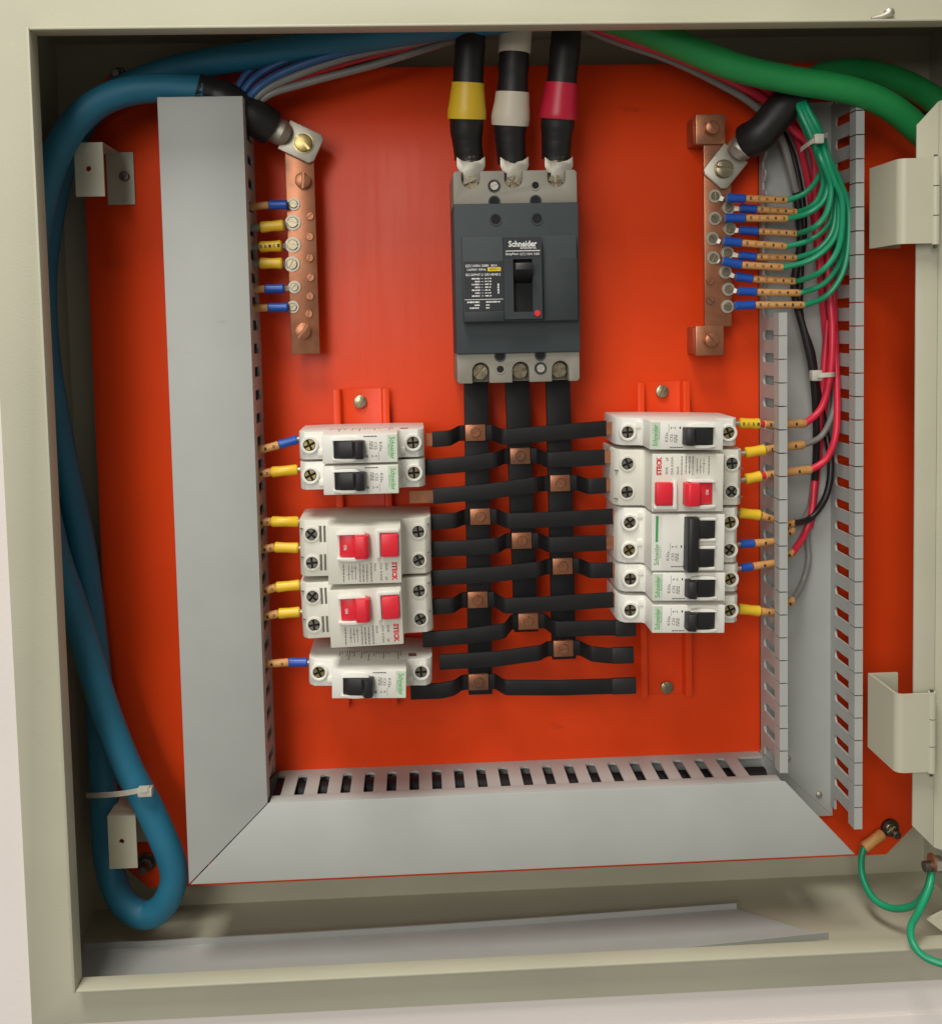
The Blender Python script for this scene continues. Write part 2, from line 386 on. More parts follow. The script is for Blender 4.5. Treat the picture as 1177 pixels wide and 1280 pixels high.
def wall_h(duct, z, x0, x1, fx0, fx1, fm, name='side_wall'):
    w_ = MB().box(x0, x1, .1, 8.5, z-.75, z+.75).build(name, 'grey_pvc', duct)
    x = fx0+PITCH_F/2
    while x < fx1:
        o = obj_at('finger', fm, (x, 0, z), w_, math.radians(90)); x += PITCH_F
    return w_
# tall duct with lid
ZT = 492.7
dl = thing('cable_duct', 'tall grey slotted cable duct with its lid on, beside the blue cable', 'cable duct', (25, 0, 0))
MB().pxz([(1, 2), (49, 49), (49, ZT-1), (1, ZT-1)], .05, 1.5).build('base', 'grey_pvc', dl)
wall_v(dl, 48.6, 52, ZT-1, 54, ZT-9, FM_IN)
wall_v(dl, 1.4, 4, ZT-1, 4, ZT-9, FM_OUT)
def lid_v(x0, x1, z_at_x0, z_at_x1, ztop, parent):
    mb = MB(); mb.pxz([(x0, z_at_x0), (x1, z_at_x1), (x1, ztop), (x0, ztop)], 50.3, 51.8)
    lid = mb.build('lid', 'grey_pvc', parent, bevel=.6)
    MB().box(x0+.05, x0+1.2, 41, 50.6, z_at_x0+1, ztop-.1).build('lid_lip', 'grey_pvc', lid)
    MB().box(x1-1.2, x1-.05, 41, 50.6, z_at_x1+1, ztop-.1).build('lid_lip', 'grey_pvc', lid)
lid_v(-.6, 50.9, -.4, 50.6, ZT+.6, dl)
# bottom duct with lid
XR = 430.6
db = thing('cable_duct', 'grey slotted cable duct with its lid on, running along the bottom of the plate', 'cable duct', (215, 0, 25))
MB().pxz([(2, 1), (436.5, 1), (386.25, 48.2), (50.4, 48.2)], .05, 1.5).build('base', 'grey_pvc', db)
wall_h(db, 48.3, 52, 384, 54, 370, FM_OUT)
wall_h(db, 1.5, 4, XR-6, 6, XR-14, FM_IN)
mb = MB(); mb.pxz([(.3, -.6), (XR+.4, -.6), (XR-46, 50.6), (51.4, 50.6)], 50.3, 51.8)
lid = mb.build('lid', 'grey_pvc', db, bevel=.6)
MB().box(52, XR-48, 41, 50.6, 49.5, 50.6).build('lid_lip', 'grey_pvc', lid, bevel=.4)
MB().box(3, XR-3, 41, 50.6, -.55, .6).build('lid_lip', 'grey_pvc', lid)
MB().box(51.5, 56, 6, 40, 9, 47).build('wire_stop', 'black_plastic', db)
for k, (z_, d_) in enumerate(((37, 13), (35, 31), (18, 20))):  # unseen black cables, added so that the duct slots look dark inside
    c_ = thing('slot_filler_cable', 'added black cable darkening the slots of the bottom duct', 'cable', (215, d_, z_), 'added cables inside the bottom duct')
    MB().tube(spline([(62, d_, z_), (150, d_+1, z_+2), (260, d_, z_-2), (384, d_+1, z_-2)], 6), [8.5, 8.0, 10][k], 12).build('sheath', 'busbar_black', c_)
# right-hand duct, open, its lid lies on the cabinet floor
XD, XE = 385.6, 436.5
dr = thing('cable_duct', 'grey slotted cable duct without a lid, full of wires', 'cable duct', (410, 0, 50))
zt = P(1000, 128, 1).z
MB().pxz([(XD, 49.0), (XE, 1.2), (XE, zt), (XD, zt)], .05, 1.5).build('base', 'grey_pvc', dr)
zf = P(960, 392, 25).z
wall_v(dr, XD+.75, 50.5, zt-4, 55, zf-4, FM_IN)
wall_v(dr, XE-.75, 9, zt-2, 15, zt-3, FM_IN)
for u, v in ((1023, 993), (984, 948)):
    q = P(u, v, 1.5); MB().lathe((q.x, 1.5, q.z), [(0, 0), (2.4, 0), (2.2, 1), (1, 1.8), (0, 1.9)], 12).build('rivet', 'tin', dr)
# snapped-off finger stubs along the upper inner wall
for k in range(9):
    zc = zf+8+k*14; h_ = 3+random.random()*4
    MB().pdz([(9.4, zc-4.5), (9.4, zc+4.5), (9.6+h_*.7, zc+3.5), (10+h_, zc+.5), (9.6+h_*.4, zc-3)], XD, XD+1.5).build('finger_stub', 'grey_pvc', dr)
# loose lid on the floor
zfl = Z0+T
a = P(106, 1221, 72); b = P(1040, 1161, 55)
lo = thing('loose_duct_lid', 'grey duct lid lying loose on the cabinet floor', 'duct lid', ((a.x+b.x)/2, 45, zfl))
ax, bx_ = -78, 410
def lidpt(s, t, h): # s along, t across, h up
    x = ax+(bx_-ax)*s-t*46*s
    return (x, 72-12*s-t*50+3*math.sin(s*3.1), zfl+.2+h+7*s*s*(1-t))
mb = MB(); N = 16; rows = []
prof = [(-.0, 9), (0, 0), (1, 0), (1, 9), (.975, 9), (.975, 1.4), (.025, 1.4), (.025, 9)]
for i in range(N+1):
    r_ = [len(mb.v)+k for k in range(8)]; mb.v += [lidpt(i/N, t, h*(1 if h < 5 else (.25+.3*i/N if t < .5 else .6)) ) for t, h in prof]; rows.append(r_)
for p_, q_ in zip(rows, rows[1:]):
    for k in range(8): mb.f.append((p_[k], p_[(k+1) % 8], q_[(k+1) % 8], q_[k]))
mb.f += [tuple(rows[0][::-1]), tuple(rows[-1])]
mb.build('lid_channel', 'grey_pvc', lo)

# ================================================================== INNER DOOR AND HINGES
DS = 84
idr = thing('inner_door', 'beige inner cover door swung open, seen along its folded edge', 'door', (P(1155, 600, DS).x, DS, P(1155, 600, DS).z))
xs0, xs1 = P(1143, 600, DS).x, P(1170, 600, DS).x
zb, ztp = P(1141, 1033, DS).z, P(1149, 156, DS).z
MB().pxz([(xs0, zb), (xs1, zb-14), (xs1, ztp+14), (xs0, ztp)], DS-1.5, DS).build('return_flange', 'beige_paint', idr, bevel=.4)
zlow = P(1165, 1165, 100).z
MB().prism([(xs1, DS, zb-14), (xs1+150, DS+190, zb-14), (xs1+150, DS+190, ztp+14), (xs1, DS, ztp+14)], [(xs1+1.5, DS-.7, zb-14), (xs1+151, DS+189, zb-14), (xs1+151, DS+189, ztp+14), (xs1+1.5, DS-.7, ztp+14)]).build('door_panel', 'beige_paint', idr)
q = P(1158, 1150, 90)
MB().prism([(q.x, 90, q.z), (q.x+30, 90, q.z+14), (q.x+30, 90, q.z-24)], [(q.x, 88.5, q.z), (q.x+30, 88.5, q.z+14), (q.x+30, 88.5, q.z-24)]).build('corner_gusset', 'beige_paint', idr)
def hinge(z0, z1, label):
    x = 439.0; xk = P(1166, 600, 92).x
    t = thing('hinge', label, 'hinge', (x, 60, (z0+z1)/2), 'hinges of the inner door')
    R_ = 5
    arc = [(x+R_-R_*math.cos(a_), 92-R_+R_*math.sin(a_)) for a_ in [math.pi/2*k/6 for k in range(7)]]
    arc2 = [(x+R_-(R_-1.8)*math.cos(a_), 92-R_+(R_-1.8)*math.sin(a_)) for a_ in [math.pi/2*k/6 for k in range(7)]]
    outer = [(x+19, 52), (x, 52)]+arc+[(xk-1, 92)]
    inner = [(xk-1, 90.2)]+arc2[::-1]+[(x+1.8, 53.8), (x+19, 53.8)]
    MB().pxd(outer+inner, z0, z1).build('leaf', 'beige_paint', t)
    n = 3; hh = (z1-z0+2)/n
    for k in range(n):
        MB().cyl((xk+.6, 91, z0-1+k*hh+.3), 2.4, 0, hh-.6, 14, axis=(0, 0, 1)).build('knuckle', 'beige_paint', t)
    MB().cyl((xk+.6, 91, z0-3), 1.1, 0, z1-z0+5, 10, axis=(0, 0, 1)).build('pin', 'dark_steel', t)
hinge(393.5, 443.5, 'beige cranked hinge by the upper end of the open slotted duct')
hinge(71.5, 120.5, 'beige cranked hinge above the earthing bolt')

# ================================================================== DIN RAILS
def rail(u0, u1, vt, vb, scr, label):
    dft = 9
    xa, xb = P(u0, vt, dft).x, P(u1, vt, dft).x; z1, z0 = P(u0, vt, dft).z, P((u0+u1)/2, vb, dft).z
    t = thing('mounting_rail', label, 'rail', ((xa+xb)/2, 0, z0))
    prof = [(xa, 9), (xa+4.4, 9), (xa+5.4, 2), (xb-5.4, 2), (xb-4.4, 9), (xb, 9), (xb, 7.8), (xb-3.5, 7.8), (xb-4.5, .1), (xa+4.5, .1), (xa+3.5, 7.8), (xa, 7.8)]
    MB().pxd(prof, z0, z1).build('profile', 'orange_paint', t, bevel=.3)
    for i, (u, v) in enumerate(scr):
        q = P(u, v, 3); slot_screw((q.x, 2, q.z), 4.3, 2.8, 1.1+i, t, 'zinc')
rail(416, 486, 487, 884, [(450, 502)], 'orange top-hat rail behind the breakers near the tall lidded duct')
rail(797, 862, 478, 872, [(827, 489), (833, 859)], 'orange top-hat rail behind the breakers near the open slotted duct')

# ================================================================== CIRCUIT BREAKERS (local frame: x towards the feeding side)
SH, NO = 46.0, 68.0        # shoulder and nose height above the rail
def body_profile(xl, xr, nl, nr):
    return [(xl, 4), (xl, SH-7), (xl+1.2, SH-3), (xl+4, SH), (nl-1.4, SH), (nl, SH+2), (nl, NO), (nr, NO), (nr, SH+2), (nr+1.6, SH), (xr-4, SH), (xr-1.2, SH-3), (xr, SH-7), (xr, 4), (20, 0), (-20, 0)]
def toggle_black(t, xc, zc, wide=11.0):
    mb = MB(); mb.pxd([(xc-9.5, NO), (xc-9.5, NO+2.4), (xc-5, NO+4.4), (xc+2, NO+4.8), (xc+4, NO+9.8), (xc+8.6, NO+9.0), (xc+9.4, NO+2), (xc+9, NO)], zc-wide/2+.2, zc+wide/2-.2)
    mb.build('toggle', 'black_plastic', t, bevel=.6)
    for s in (1, -1):
        z0 = zc+s*(wide/2); pts = []
        for k in range(9):
            a_ = math.pi*k/8; pts.append((xc-2.2-8.0*math.cos(a_), z0+s*(.35+1.5*math.sin(a_))))
        pts = [(xc-10.6, z0)]+pts+[(xc+6.2, z0)]
        MB().pxz(pts, NO-.1, NO+4.2).build('toggle_guard', 'white_plastic', t, bevel=.5)
def terminal(t, x, z, m, boss=True, ang=.6):
    if boss:
        MB().lathe((x, SH, z), [(3.75, 0), (5.6, 0), (5.5, 1.5), (5.1, 1.9), (4.1, 1.9), (3.75, 1.5), (3.75, 0)], 22).build('terminal_ring', 'white_plastic', t)
    else:
        MB().lathe((x, SH, z), [(3.7, 0), (5.2, 0), (5.0, .7), (3.9, .8), (3.7, .6), (3.7, 0)], 22).build('terminal_ring', 'ivory_plastic', t)
    MB().cyl((x, SH, z), 3.8, -.2, .12, 18).build('terminal_hole', 'hole_black', t)  # black disc, paints the dark of the recess behind the screw
    cross_screw_mb(MB(), (x, SH+.1, z), 3.35, .95, ang, False).build('terminal_screw', m, t)
def mcb(name, label, poles=1):
    t = thing(name, label, 'circuit breaker', local=True, group='circuit breakers on the rails')
    W = 17.6*poles; h = W/2-.12
    MB().pxd(body_profile(-39, 39, -22.3, 22.7), -h, h).build('case', 'white_plastic', t, bevel=.45)
    for p in range(poles):
        zc = (p-(poles-1)/2)*17.6
        if poles == 1: toggle_black(t, -6, zc)
        for x in (-32, 32):
            terminal(t, x, zc+.4, 'brass' if (p+int(x > 0)) % 2 == 0 else 'zinc', ang=random.random())
            sx = 1 if x < 0 else -1
            MB().box(min(x+sx*5, x+sx*10.5), max(x+sx*5, x+sx*10.5), SH-.1, SH+1.2, zc-6.4, zc-2.2).build('label_slot', 'white_plastic', t, bevel=.3)
    if poles == 2:
        for zc in (-8.8, 8.8):
            mb = MB(); mb.pxd([(-15.5, NO), (-15.5, NO+3), (-10, NO+4.6), (-4, NO+4.8), (-3.5, NO)], zc-5.4, zc+5.4); mb.build('toggle', 'black_plastic', t, bevel=.5)
            for s in (1, -1): MB().box(-16, -5.5, NO-.1, NO+4.0, min(zc+s*5.5, zc+s*7.4), max(zc+s*5.5, zc+s*7.4)).build('toggle_guard', 'white_plastic', t, bevel=.7)
        mb = MB(); mb.pxd([(-5.2, NO+.1), (-4.2, NO+8.6), (0, NO+9.8), (2.6, NO+9), (3.2, NO+.1)], -16.4, 16.4); mb.build('toggle_bar', 'black_plastic', t, bevel=.7)
    e = NO+.06
    zo = 0 if poles == 1 else 7.2
    MB().add([(16.5, e-.03, -h+.6), (22.4, e-.03, -h+.6), (22.4, e-.03, h-.6), (16.5, e-.03, h-.6)], [(0, 1, 2, 3)]).build('print_band', 'pale_green_print' if poles == 1 else 'white_plastic', t)
    text('Schneider', (19.6, e, zo), 13.2, 3.1, t, 'ink_green', 90, .012, 'brand_lettering')
    text('Electric', (17.4, e, zo-1.2), 7.0, 1.1, t, 'ink_green', 90, .0, 'brand_lettering')
    if poles == 2: MB().box(18.8, 20.4, NO, NO+.1, -16.5, -.4).build('green_stripe', 'ink_green', t)
    text('K32a', (12.6, e, zo-.5+1.5), 5.6, 1.7, t, 'ink_grey', 90, .01, 'rating_print')
    text('C32', (9.6, e, zo+1.5), 4.6, 1.7, t, 'ink_grey', 90, .01, 'rating_print')
    mb = MB(); fineprint(mb, zo-.5, zo+4.6, (7.6, 6.4), e, .32, False, 3); fineprint(mb, 2.5, 10.5, (zo+h-1.4 if poles == 1 else zo+7.6,), e, .32, True, 5, .2)
    mb.add([(11.2, e, zo-7), (11.4, e, zo-7), (11.4, e, zo-2.2), (11.2, e, zo-2.2)], [(0, 1, 2, 3)])
    mb.build('fine_print', 'ink_grey', t)
    text('2~4', (8.6, e, zo-4.6), 3.4, 1.4, t, 'ink_grey', 0, .01, 'terminal_number')
    text('1', (4.4, e, zo-4.8), .8, 1.4, t, 'ink_black', 0, .02, 'terminal_number')
    # printed type data on the flank
    mb = MB(); rnd = random.Random(9)
    for k in range(26):
        x = -20+k*1.55; n_ = rnd.randint(1, 3); dd = SH-16
        for _ in range(n_):
            l = rnd.uniform(2, 7); mb.add([(x, dd, h+.02), (x+.55, dd, h+.02), (x+.55, dd+l, h+.02), (x, dd+l, h+.02)], [(0, 1, 2, 3)]); dd += l+.8
    mb.build('flank_print', 'ink_grey', t)
    MB().add([(24, SH-11, h+.03), (29, SH-11, h+.03), (29, SH-5, h+.03), (24, SH-5, h+.03)], [(0, 1, 2, 3)]).build('flank_mark', 'ink_maroon', t)
    return t
def rccb(name, label):
    t = thing(name, label, 'circuit breaker', local=True, group='circuit breakers on the rails')
    h = 17.7
    MB().pxd(body_profile(-41.5, 41, -21.8, 22.4), -h, h).build('case', 'ivory_plastic', t, bevel=.6)
    for zc in (-9, 9):
        for x in (-33.5, 33): terminal(t, x, zc, 'dull_zinc', False, random.random())
        for x in (-27.8, -25.3): MB().box(x-.7, x+.7, SH-.2, SH+.15, zc-5, zc+5.2).build('vent_slot', 'vent_shade', t)
        MB().box(-29.2, -28.9, SH-.1, SH+.6, zc-5.4, zc+5.6).build('vent_frame', 'ivory_plastic', t)
        MB().box(-41.2, -38.6, SH-2.5, SH-.8, zc+3.2, zc+3.7).build('case_groove', 'ink_grey', t)
        MB().box(38.5, 40.9, SH-2.5, SH-.8, zc+4.2, zc+4.7).build('case_groove', 'ink_grey', t)
    # rocker with guards, test button in a frame, all in the upper part of the face
    zr = 6.2
    MB().pxd([(-14.5, NO), (-14.5, NO+1.6), (-9, NO+3), (-5, NO+3.2), (-5, NO)], zr-6.6, zr+6.6).build('rocker', 'red_plastic', t, bevel=.4)
    MB().pxd([(-5.6, NO), (-5.2, NO+8.2), (1.2, NO+8.8), (3.2, NO+7), (3.6, NO)], zr-7.0, zr+7.0).build('toggle', 'red_plastic', t, bevel=.8)
    for s in (1, -1):
        z0 = zr+s*7.0; pts = [(-16.2, z0)]
        for k in range(9):
            a_ = math.pi*k/8; pts.append((-7.5-8.5*math.cos(a_), z0+s*(.5+1.7*math.sin(a_))))
        pts.append((1.0 if s > 0 else -2, z0)); MB().pxz(pts, NO-.1, NO+4.6).build('toggle_guard', 'white_plastic', t, bevel=.6)
    MB().pxz([(7.6, zr-8), (9.8, zr-8), (9.8, zr+7.4), (21.6, zr+7.4), (21.6, zr+9.8), (7.0, zr+9.8)], NO-.1, NO+2.4).build('button_frame', 'white_plastic', t, bevel=.5)
    MB().box(10.4, 20.8, NO-.1, NO+4.2, zr-7, zr+6.8).build('test_button', 'red_plastic', t, bevel=.9)
    e = NO+.06
    text('ON', (-11, NO+2.75, zr-.8), 3.0, 1.8, t, 'ink_white', 90, .02)
    text('STECK', (18.2, e, -10.4), 11.4, 3.3, t, 'ink_red', 90, .055, 'brand_lettering')
    for k, (x, s_, w_, z_) in enumerate(((13.4, 'SDR', 4.6, -7.6), (13.2, '2P', 2.4, -14.6), (10.2, '25A 0.03A', 11, -10.6), (6.6, '30mA', 5, -7.6))):
        text(s_, (x, e, z_), w_, 1.4, t, 'ink_grey', 90, .01, 'rating_print')
    mb = MB(); fineprint(mb, -16.5, -5, (4.2, 1.6, -.6, -2.6, -12.5), e, .3, False, 11, .4)
    for k in range(3):
        x = -5.5-k*2.0; mb.add([(x, e, -15), (x+.35, e, -15), (x+.35, e, -6), (x, e, -6)], [(0, 1, 2, 3)])
        mb.add([(x-1, e, -8-k*2), (x+1, e, -8-k*2), (x+1, e, -7.7-k*2), (x-1, e, -7.7-k*2)], [(0, 1, 2, 3)])
    mb.build('fine_print', 'ink_grey', t)
    return t
def place(t, ua, va, ub, vb, deg):
    q = (P(ua, va, 9+SH)+P(ub, vb, 9+SH))/2
    t.location = (q.x*MM, -9*MM, q.z*MM); t.rotation_euler = (0, math.radians(deg), 0)
def clone(src, label): c = copy_tree(src); c['label'] = label; return c
m0 = mcb('miniature_circuit_breaker', 'white single-pole breaker with black toggle at the head of the column by the tall duct')
place(m0, 386, 556, 517, 555, .2)
m1 = clone(m0, 'white single-pole breaker with black toggle just above the upper red-button breaker'); place(m1, 387, 594, 518.5, 592.5, .2)
m2 = clone(m0, 'white single-pole breaker standing alone below the pair of red-button breakers'); place(m2, 397, 840, 528, 841, 2.0)
r0 = rccb('residual_current_breaker', 'ivory breaker with red toggle and red button, upper one of the stacked pair'); place(r0, 389, 684.5, 524.5, 683.5, .4)
r1 = clone(r0, 'ivory breaker with red toggle and red button, lower one of the stacked pair'); place(r1, 391, 763, 526, 756.5, -1.2)
m3 = clone(m0, 'white single-pole breaker with black toggle topping the seven-module block'); place(m3, 782.6, 539, 911, 540.5, 181.9)
r2 = clone(r0, 'ivory breaker with red toggle and red button among white breakers by the open duct'); place(r2, 781.5, 597, 915, 597, 181.5)
m6 = mcb('miniature_circuit_breaker', 'white two-pole breaker with joined black toggles and a green stripe', 2); place(m6, 784.5, 669, 912.5, 669.5, 181.7)
m4 = clone(m0, 'white single-pole breaker directly beneath the two-pole breaker'); place(m4, 785.4, 722.5, 913.5, 723, 181.9)
m5 = clone(m0, 'white single-pole breaker at the foot of the seven-module block'); place(m5, 785.4, 760.5, 913, 763, 182.1)

# ================================================================== MAIN BREAKER
q = P(646.5, 346, 60)
M = thing('main_circuit_breaker', 'dark grey three-pole main breaker with light grey terminal ends', 'circuit breaker', (q.x, 0, q.z), local=True)
def arch(x, z0, z1, r, upw):
    return [(x-r, z0), (x-r, z1)]+[(x-r*math.cos(math.pi*k/8), z1+upw*r*math.sin(math.pi*k/8)) for k in range(1, 8)]+[(x+r, z1), (x+r, z0)]
def notched(top):
    s = 1 if top else -1
    xs = (-27.3, -1.0, 25.5) if top else (-23.5, 1.3, 26)
    r = 5.6 if top else 5.3
    pts = [(-38, s*45), (-38, s*63.5), (-37, s*65)]
    for x in xs: pts += arch(x, s*65, s*(60 if top else 57.5), r, -s)
    return pts+[(36.5, s*65), (38, s*63.5), (38, s*45)], xs
MB().box(-38, 38, .2, 44, -65, 65).build('base', 'light_grey_plastic', M, bevel=1)
for top in (True, False):
    poly, xs = notched(top); s = 1 if top else -1
    MB().pxz(poly, 44.1, 57.5).build('terminal_cover', 'light_grey_plastic', M, bevel=.5)
    for x in xs:
        MB().box(x-5.2, x+5.2, 44, 45.5, s*52 if top else s*64, s*64 if top else s*52).build('terminal_plate', 'dark_steel', M)
        cross_screw_mb(MB(), (x, 45.4, s*58.3), 4.6, 6, random.random()).build('terminal_screw', 'zinc', M)
MB().box(-38.4, 38.4, 44.05, 60, -46.8, 44.9).build('cover', 'dark_grey_plastic', M, bevel=1.2)
MB().box(-38.6, 38.6, 20, 44, -47, 45).build('cover_skirt', 'dark_grey_plastic', M, bevel=.8)
MB().box(-34.0, 36.0, 59.9, 65.5, -27.5, 24.5).build('front_panel', 'dark_grey_plastic', M, bevel=.8)
MB().box(14.2, 36.1, 65.4, 65.9, -27.0, 10.5).build('accessory_flap', 'housing_grey_plastic', M, bevel=.2)
MB().box(-33.5, -9.2, 65.3, 68.4, -27.0, -20.8).build('panel_ledge', 'housing_grey_plastic', M, bevel=.5)
# toggle housing: a frame round a real slot
hx0, hx1, hz0, hz1, sx0, sx1, sz0, sz1 = -9.2, 13.8, -25.8, 23.6, -3.6, 8.0, -21.5, 10.2
hb = MB(); hb.box(hx0, sx0, 65.4, 71, hz0, hz1); hb.box(sx1, hx1, 65.4, 71, hz0, hz1); hb.box(sx0, sx1, 65.4, 71, sz1, hz1); hb.box(sx0, sx1, 65.4, 71, hz0, sz0)
hb.build('toggle_housing', 'housing_grey_plastic', M)
MB().box(sx0, sx1, 65.4, 66, sz0, sz1).build('toggle_slot', 'hole_black', M)
MB().pdz([(66, 8.6), (78.5, 7.6), (79.5, 3.5), (66, -4.5)], -3.0, 7.4).build('toggle', 'black_plastic', M, bevel=.8)
MB().box(-8.6, 13.2, 71, 71.12, 11.4, 22.9).build('brand_plate', 'label_black', M)
text('Schneider', (2.4, 71.2, 19.4), 17.2, 3.7, M, 'ink_white', 0, .03, 'brand_lettering')
text('Electric', (5.8, 71.2, 17.0), 9.6, 1.5, M, 'ink_white', 0, .01, 'brand_lettering')
MB().box(-8, 12.8, 71.1, 71.2, 14.9, 15.4).build('brand_rule', 'ink_white', M)
text('EasyPact', (-4.1, 71.2, 13.2), 7.6, 1.7, M, 'ink_white', 0, .02, 'model_print')
text('EZC100N 3080', (6.6, 71.2, 13.2), 11.8, 1.4, M, 'ink_white', 0, .0, 'model_print')
MB().cyl((10.6, 70.9, -22.6), 1.9, 0, .7, 14, ch=.2).build('trip_button', 'red_plastic', M)
lp = MB().box(-33.2, -9.4, 65.5, 65.62, -20.4, 9.6).build('rating_plate', 'label_black', M)
MB().box(-18.6, -10.6, 65.6, 65.7, 3.6, 5.9).build('yellow_tag', 'label_yellow', M)
text('400V~', (-14.6, 65.75, 4.75), 6, 1.2, M, 'ink_black', 0, .01, 'rating_print')
for s_, x, z, w_, h_ in (('EZC100N 3080', -25, 7.0, 14, 1.5), ('80A', -14.6, 7.0, 4, 1.3), ('Ui690V 50Hz', -25.4, 4.7, 11.6, 1.4), ('IEC60947-2 GB14048.2', -21.4, 1.6, 21.2, 1.5)):
    text(s_, (x, 65.75, z), w_, h_, M, 'ink_white', 0, .012, 'rating_print')
mb = MB(); e = 65.75
zs = [-.8-1.75*k for k in range(7)]
fineprint(mb, -28.5, -23.6, zs[::2], e, .42, True, 2, .35); fineprint(mb, -26.5, -23.6, zs[1::2], e, .42, True, 12, .35)
fineprint(mb, -20.4, -16.6, zs, e, .36, True, 4, .6); fineprint(mb, -22.8, -21.2, zs, e, .12, True, 6, .3)
fineprint(mb, -31.5, -24, (-15, ), e, .5, True, 8, .3); fineprint(mb, -20, -11.5, (-15, ), e, .45, True, 9, .3)
fineprint(mb, -27, -24, (-16.9, ), e, .42, True, 8, .3); fineprint(mb, -30, -24, (-18.6, ), e, .42, True, 18, .3); fineprint(mb, -20, -18, (-16.9, -18.6), e, .42, True, 3, .3)
fineprint(mb, -10, -4, (-12.3,), e, .5, False, 3, .3)
mb.add([(-33, e, -13.6), (-9.6, e, -13.6), (-9.6, e, -13.25), (-33, e, -13.25)], [(0, 1, 2, 3)])
mb.build('fine_print', 'ink_white', M)
def hole(x, z, r, d, ring=False):
    MB().lathe((x, d, z), [(r, -.2), (r+.9, -.2), (r+.8, .45), (r, .3), (r, -.2)], 18).build('hole_rim', 'dark_grey_plastic' if not ring else 'light_grey_plastic', M)
    MB().cyl((x, d, z), r+.05, -.3, .08, 18).build('screw_hole', 'hole_black', M)  # flat black disc, the dark of a hole put in as colour
for x, z in ((-13, 46.3), (12.4, 46.3)): hole(x, z, 2.9, 60.02 if z < 45 else 57.5)
for x, z in ((-12.6, 35.2), (12.8, 35.2)): hole(x, z, 3.0, 60)
for x, z in ((-11.4, -48.4), (13.6, -48.4)): hole(x, z, 2.8, 57.5)
hole(12.4, 55.8, 2.2, 57.5, True); hole(-11.4, -56.6, 2.2, 57.5, True)
for x, z in ((-13, 55.8), (13.6, -56.6)):
    hole(x, z, 3.1, 57.5); cross_screw_mb(MB(), (x, 57.5, z), 2.5, 1.2, .4).build('mounting_screw', 'tin', M)

# ================================================================== BUSBARS
def busbar(ut, ub, vb, label):
    dB = 24
    a = P(ut, 470, dB); b = P(ub, vb, dB); hw = 7.9
    t = thing('busbar', label, 'busbar', (a.x, dB, b.z), 'upright busbars below the main breaker')
    mb = MB(); mb.prism([(a.x-hw, dB, a.z+12), (a.x+hw, dB, a.z+12), (a.x+hw+(b.x-a.x), dB, b.z), (a.x-hw+(b.x-a.x), dB, b.z)], [(a.x-hw, dB+4, a.z+12), (a.x+hw, dB+4, a.z+12), (a.x+hw+(b.x-a.x), dB+4, b.z), (a.x-hw+(b.x-a.x), dB+4, b.z)])
    mb.build('insulated_bar', 'busbar_black', t, bevel=.6)
    MB().box(a.x-5, a.x+5, dB, dB+20, a.z+6, a.z+12.3).build('terminal_tongue', 'copper', t)
    return t
busbar(594.5, 600, 866, 'black upright busbar carrying four copper joints')
busbar(645, 657, 788, 'black upright busbar, middle one, carrying three copper joints')
busbar(696, 704, 822, 'black upright busbar on the side of the seven-module block')
def link(lp_, jp, rp, label, lbare=0, rbare=0, rend=False):
    """flat branch bar: left points, bare joint, right points; pixels with the bar raised between"""
    dH, dJ, hz, tk = 40, 29, 5.0, 2.2
    j = P(jp[0], jp[1], dJ+tk); t = thing('branch_bar', label, 'busbar link', (j.x, dJ, j.z), 'branch bars between the breakers')
    L = [P(u, v, dH) for u, v in lp_]; R_ = [P(u, v, dH) for u, v in rp]
    jl, jr = (j.x-6.6, dJ, j.z), (j.x+6.6, dJ, j.z)
    def smooth(pts):
        pts = [V(p) for p in pts]; out = [pts[0]]
        for a_, b_, c_ in zip(pts, pts[1:], pts[2:]):
            r_ = min(2.6, (b_-a_).length*.45, (c_-b_).length*.45); p0 = b_+(a_-b_).normalized()*r_; p1 = b_+(c_-b_).normalized()*r_
            for k in range(5): f = k/4; out.append(p0*(1-f)**2+b_*2*f*(1-f)+p1*f*f)
        return [(p.x, p.y, p.z) for p in out+[pts[-1]]]
    le = L[-1]; re = R_[0]
    MB().strip(smooth(L[:-1]+[V((j.x-16.5, dH, le.z)), V((jl[0]-4, dJ, j.z)), V((jl[0]-.3, dJ, j.z))]), hz, tk).build('insulated_span', 'busbar_black', t, bevel=.35)
    MB().strip(smooth([V((jr[0]+.3, dJ, j.z)), V((jr[0]+4, dJ, j.z)), V((j.x+16.5, dH, re.z))]+R_[1:]), hz, tk).build('insulated_span', 'busbar_black', t, bevel=.35)
    MB().box(jl[0], jr[0], dJ-.4, dJ+tk+.3, j.z-5.4, j.z+5.4).build('copper_joint', 'copper', t, bevel=.5)
    slot_screw((j.x, dJ+tk+.3, j.z+.3), 3.2, 1.5, random.random()*3, t, 'copper', 'joint_screw')
    l0, r0_ = L[0], R_[-1]
    if lbare: MB().box(l0.x-lbare, l0.x+.5, dH+.3, dH+tk-.3, l0.z-3.9, l0.z+3.9).build('bare_end', 'copper', t)
    if rbare: MB().box(r0_.x-.5, r0_.x+rbare, dH+.3, dH+tk-.3, r0_.z-3.9, r0_.z+3.9).build('bare_end', 'copper', t)
    if rend:
        s = P(rend, rp[-1][1], dH); MB().strip([(s.x, dH-.4, r0_.z), (r0_.x+.6, dH-.4, r0_.z)], hz+.3, tk+.8).build('heat_shrink_end', 'heatshrink_black', t, bevel=.5)
link([(540, 549), (570, 547)], (594, 541), [(624, 546), (690, 541), (757, 535)], 'topmost branch bar, joined to the busbar nearest the pair of red-button breakers', 4, 7)
link([(531, 584), (580, 580), (627, 574)], (650, 570), [(682, 575), (755, 571)], 'second branch bar from the top, joined to the middle busbar', 4, 5)
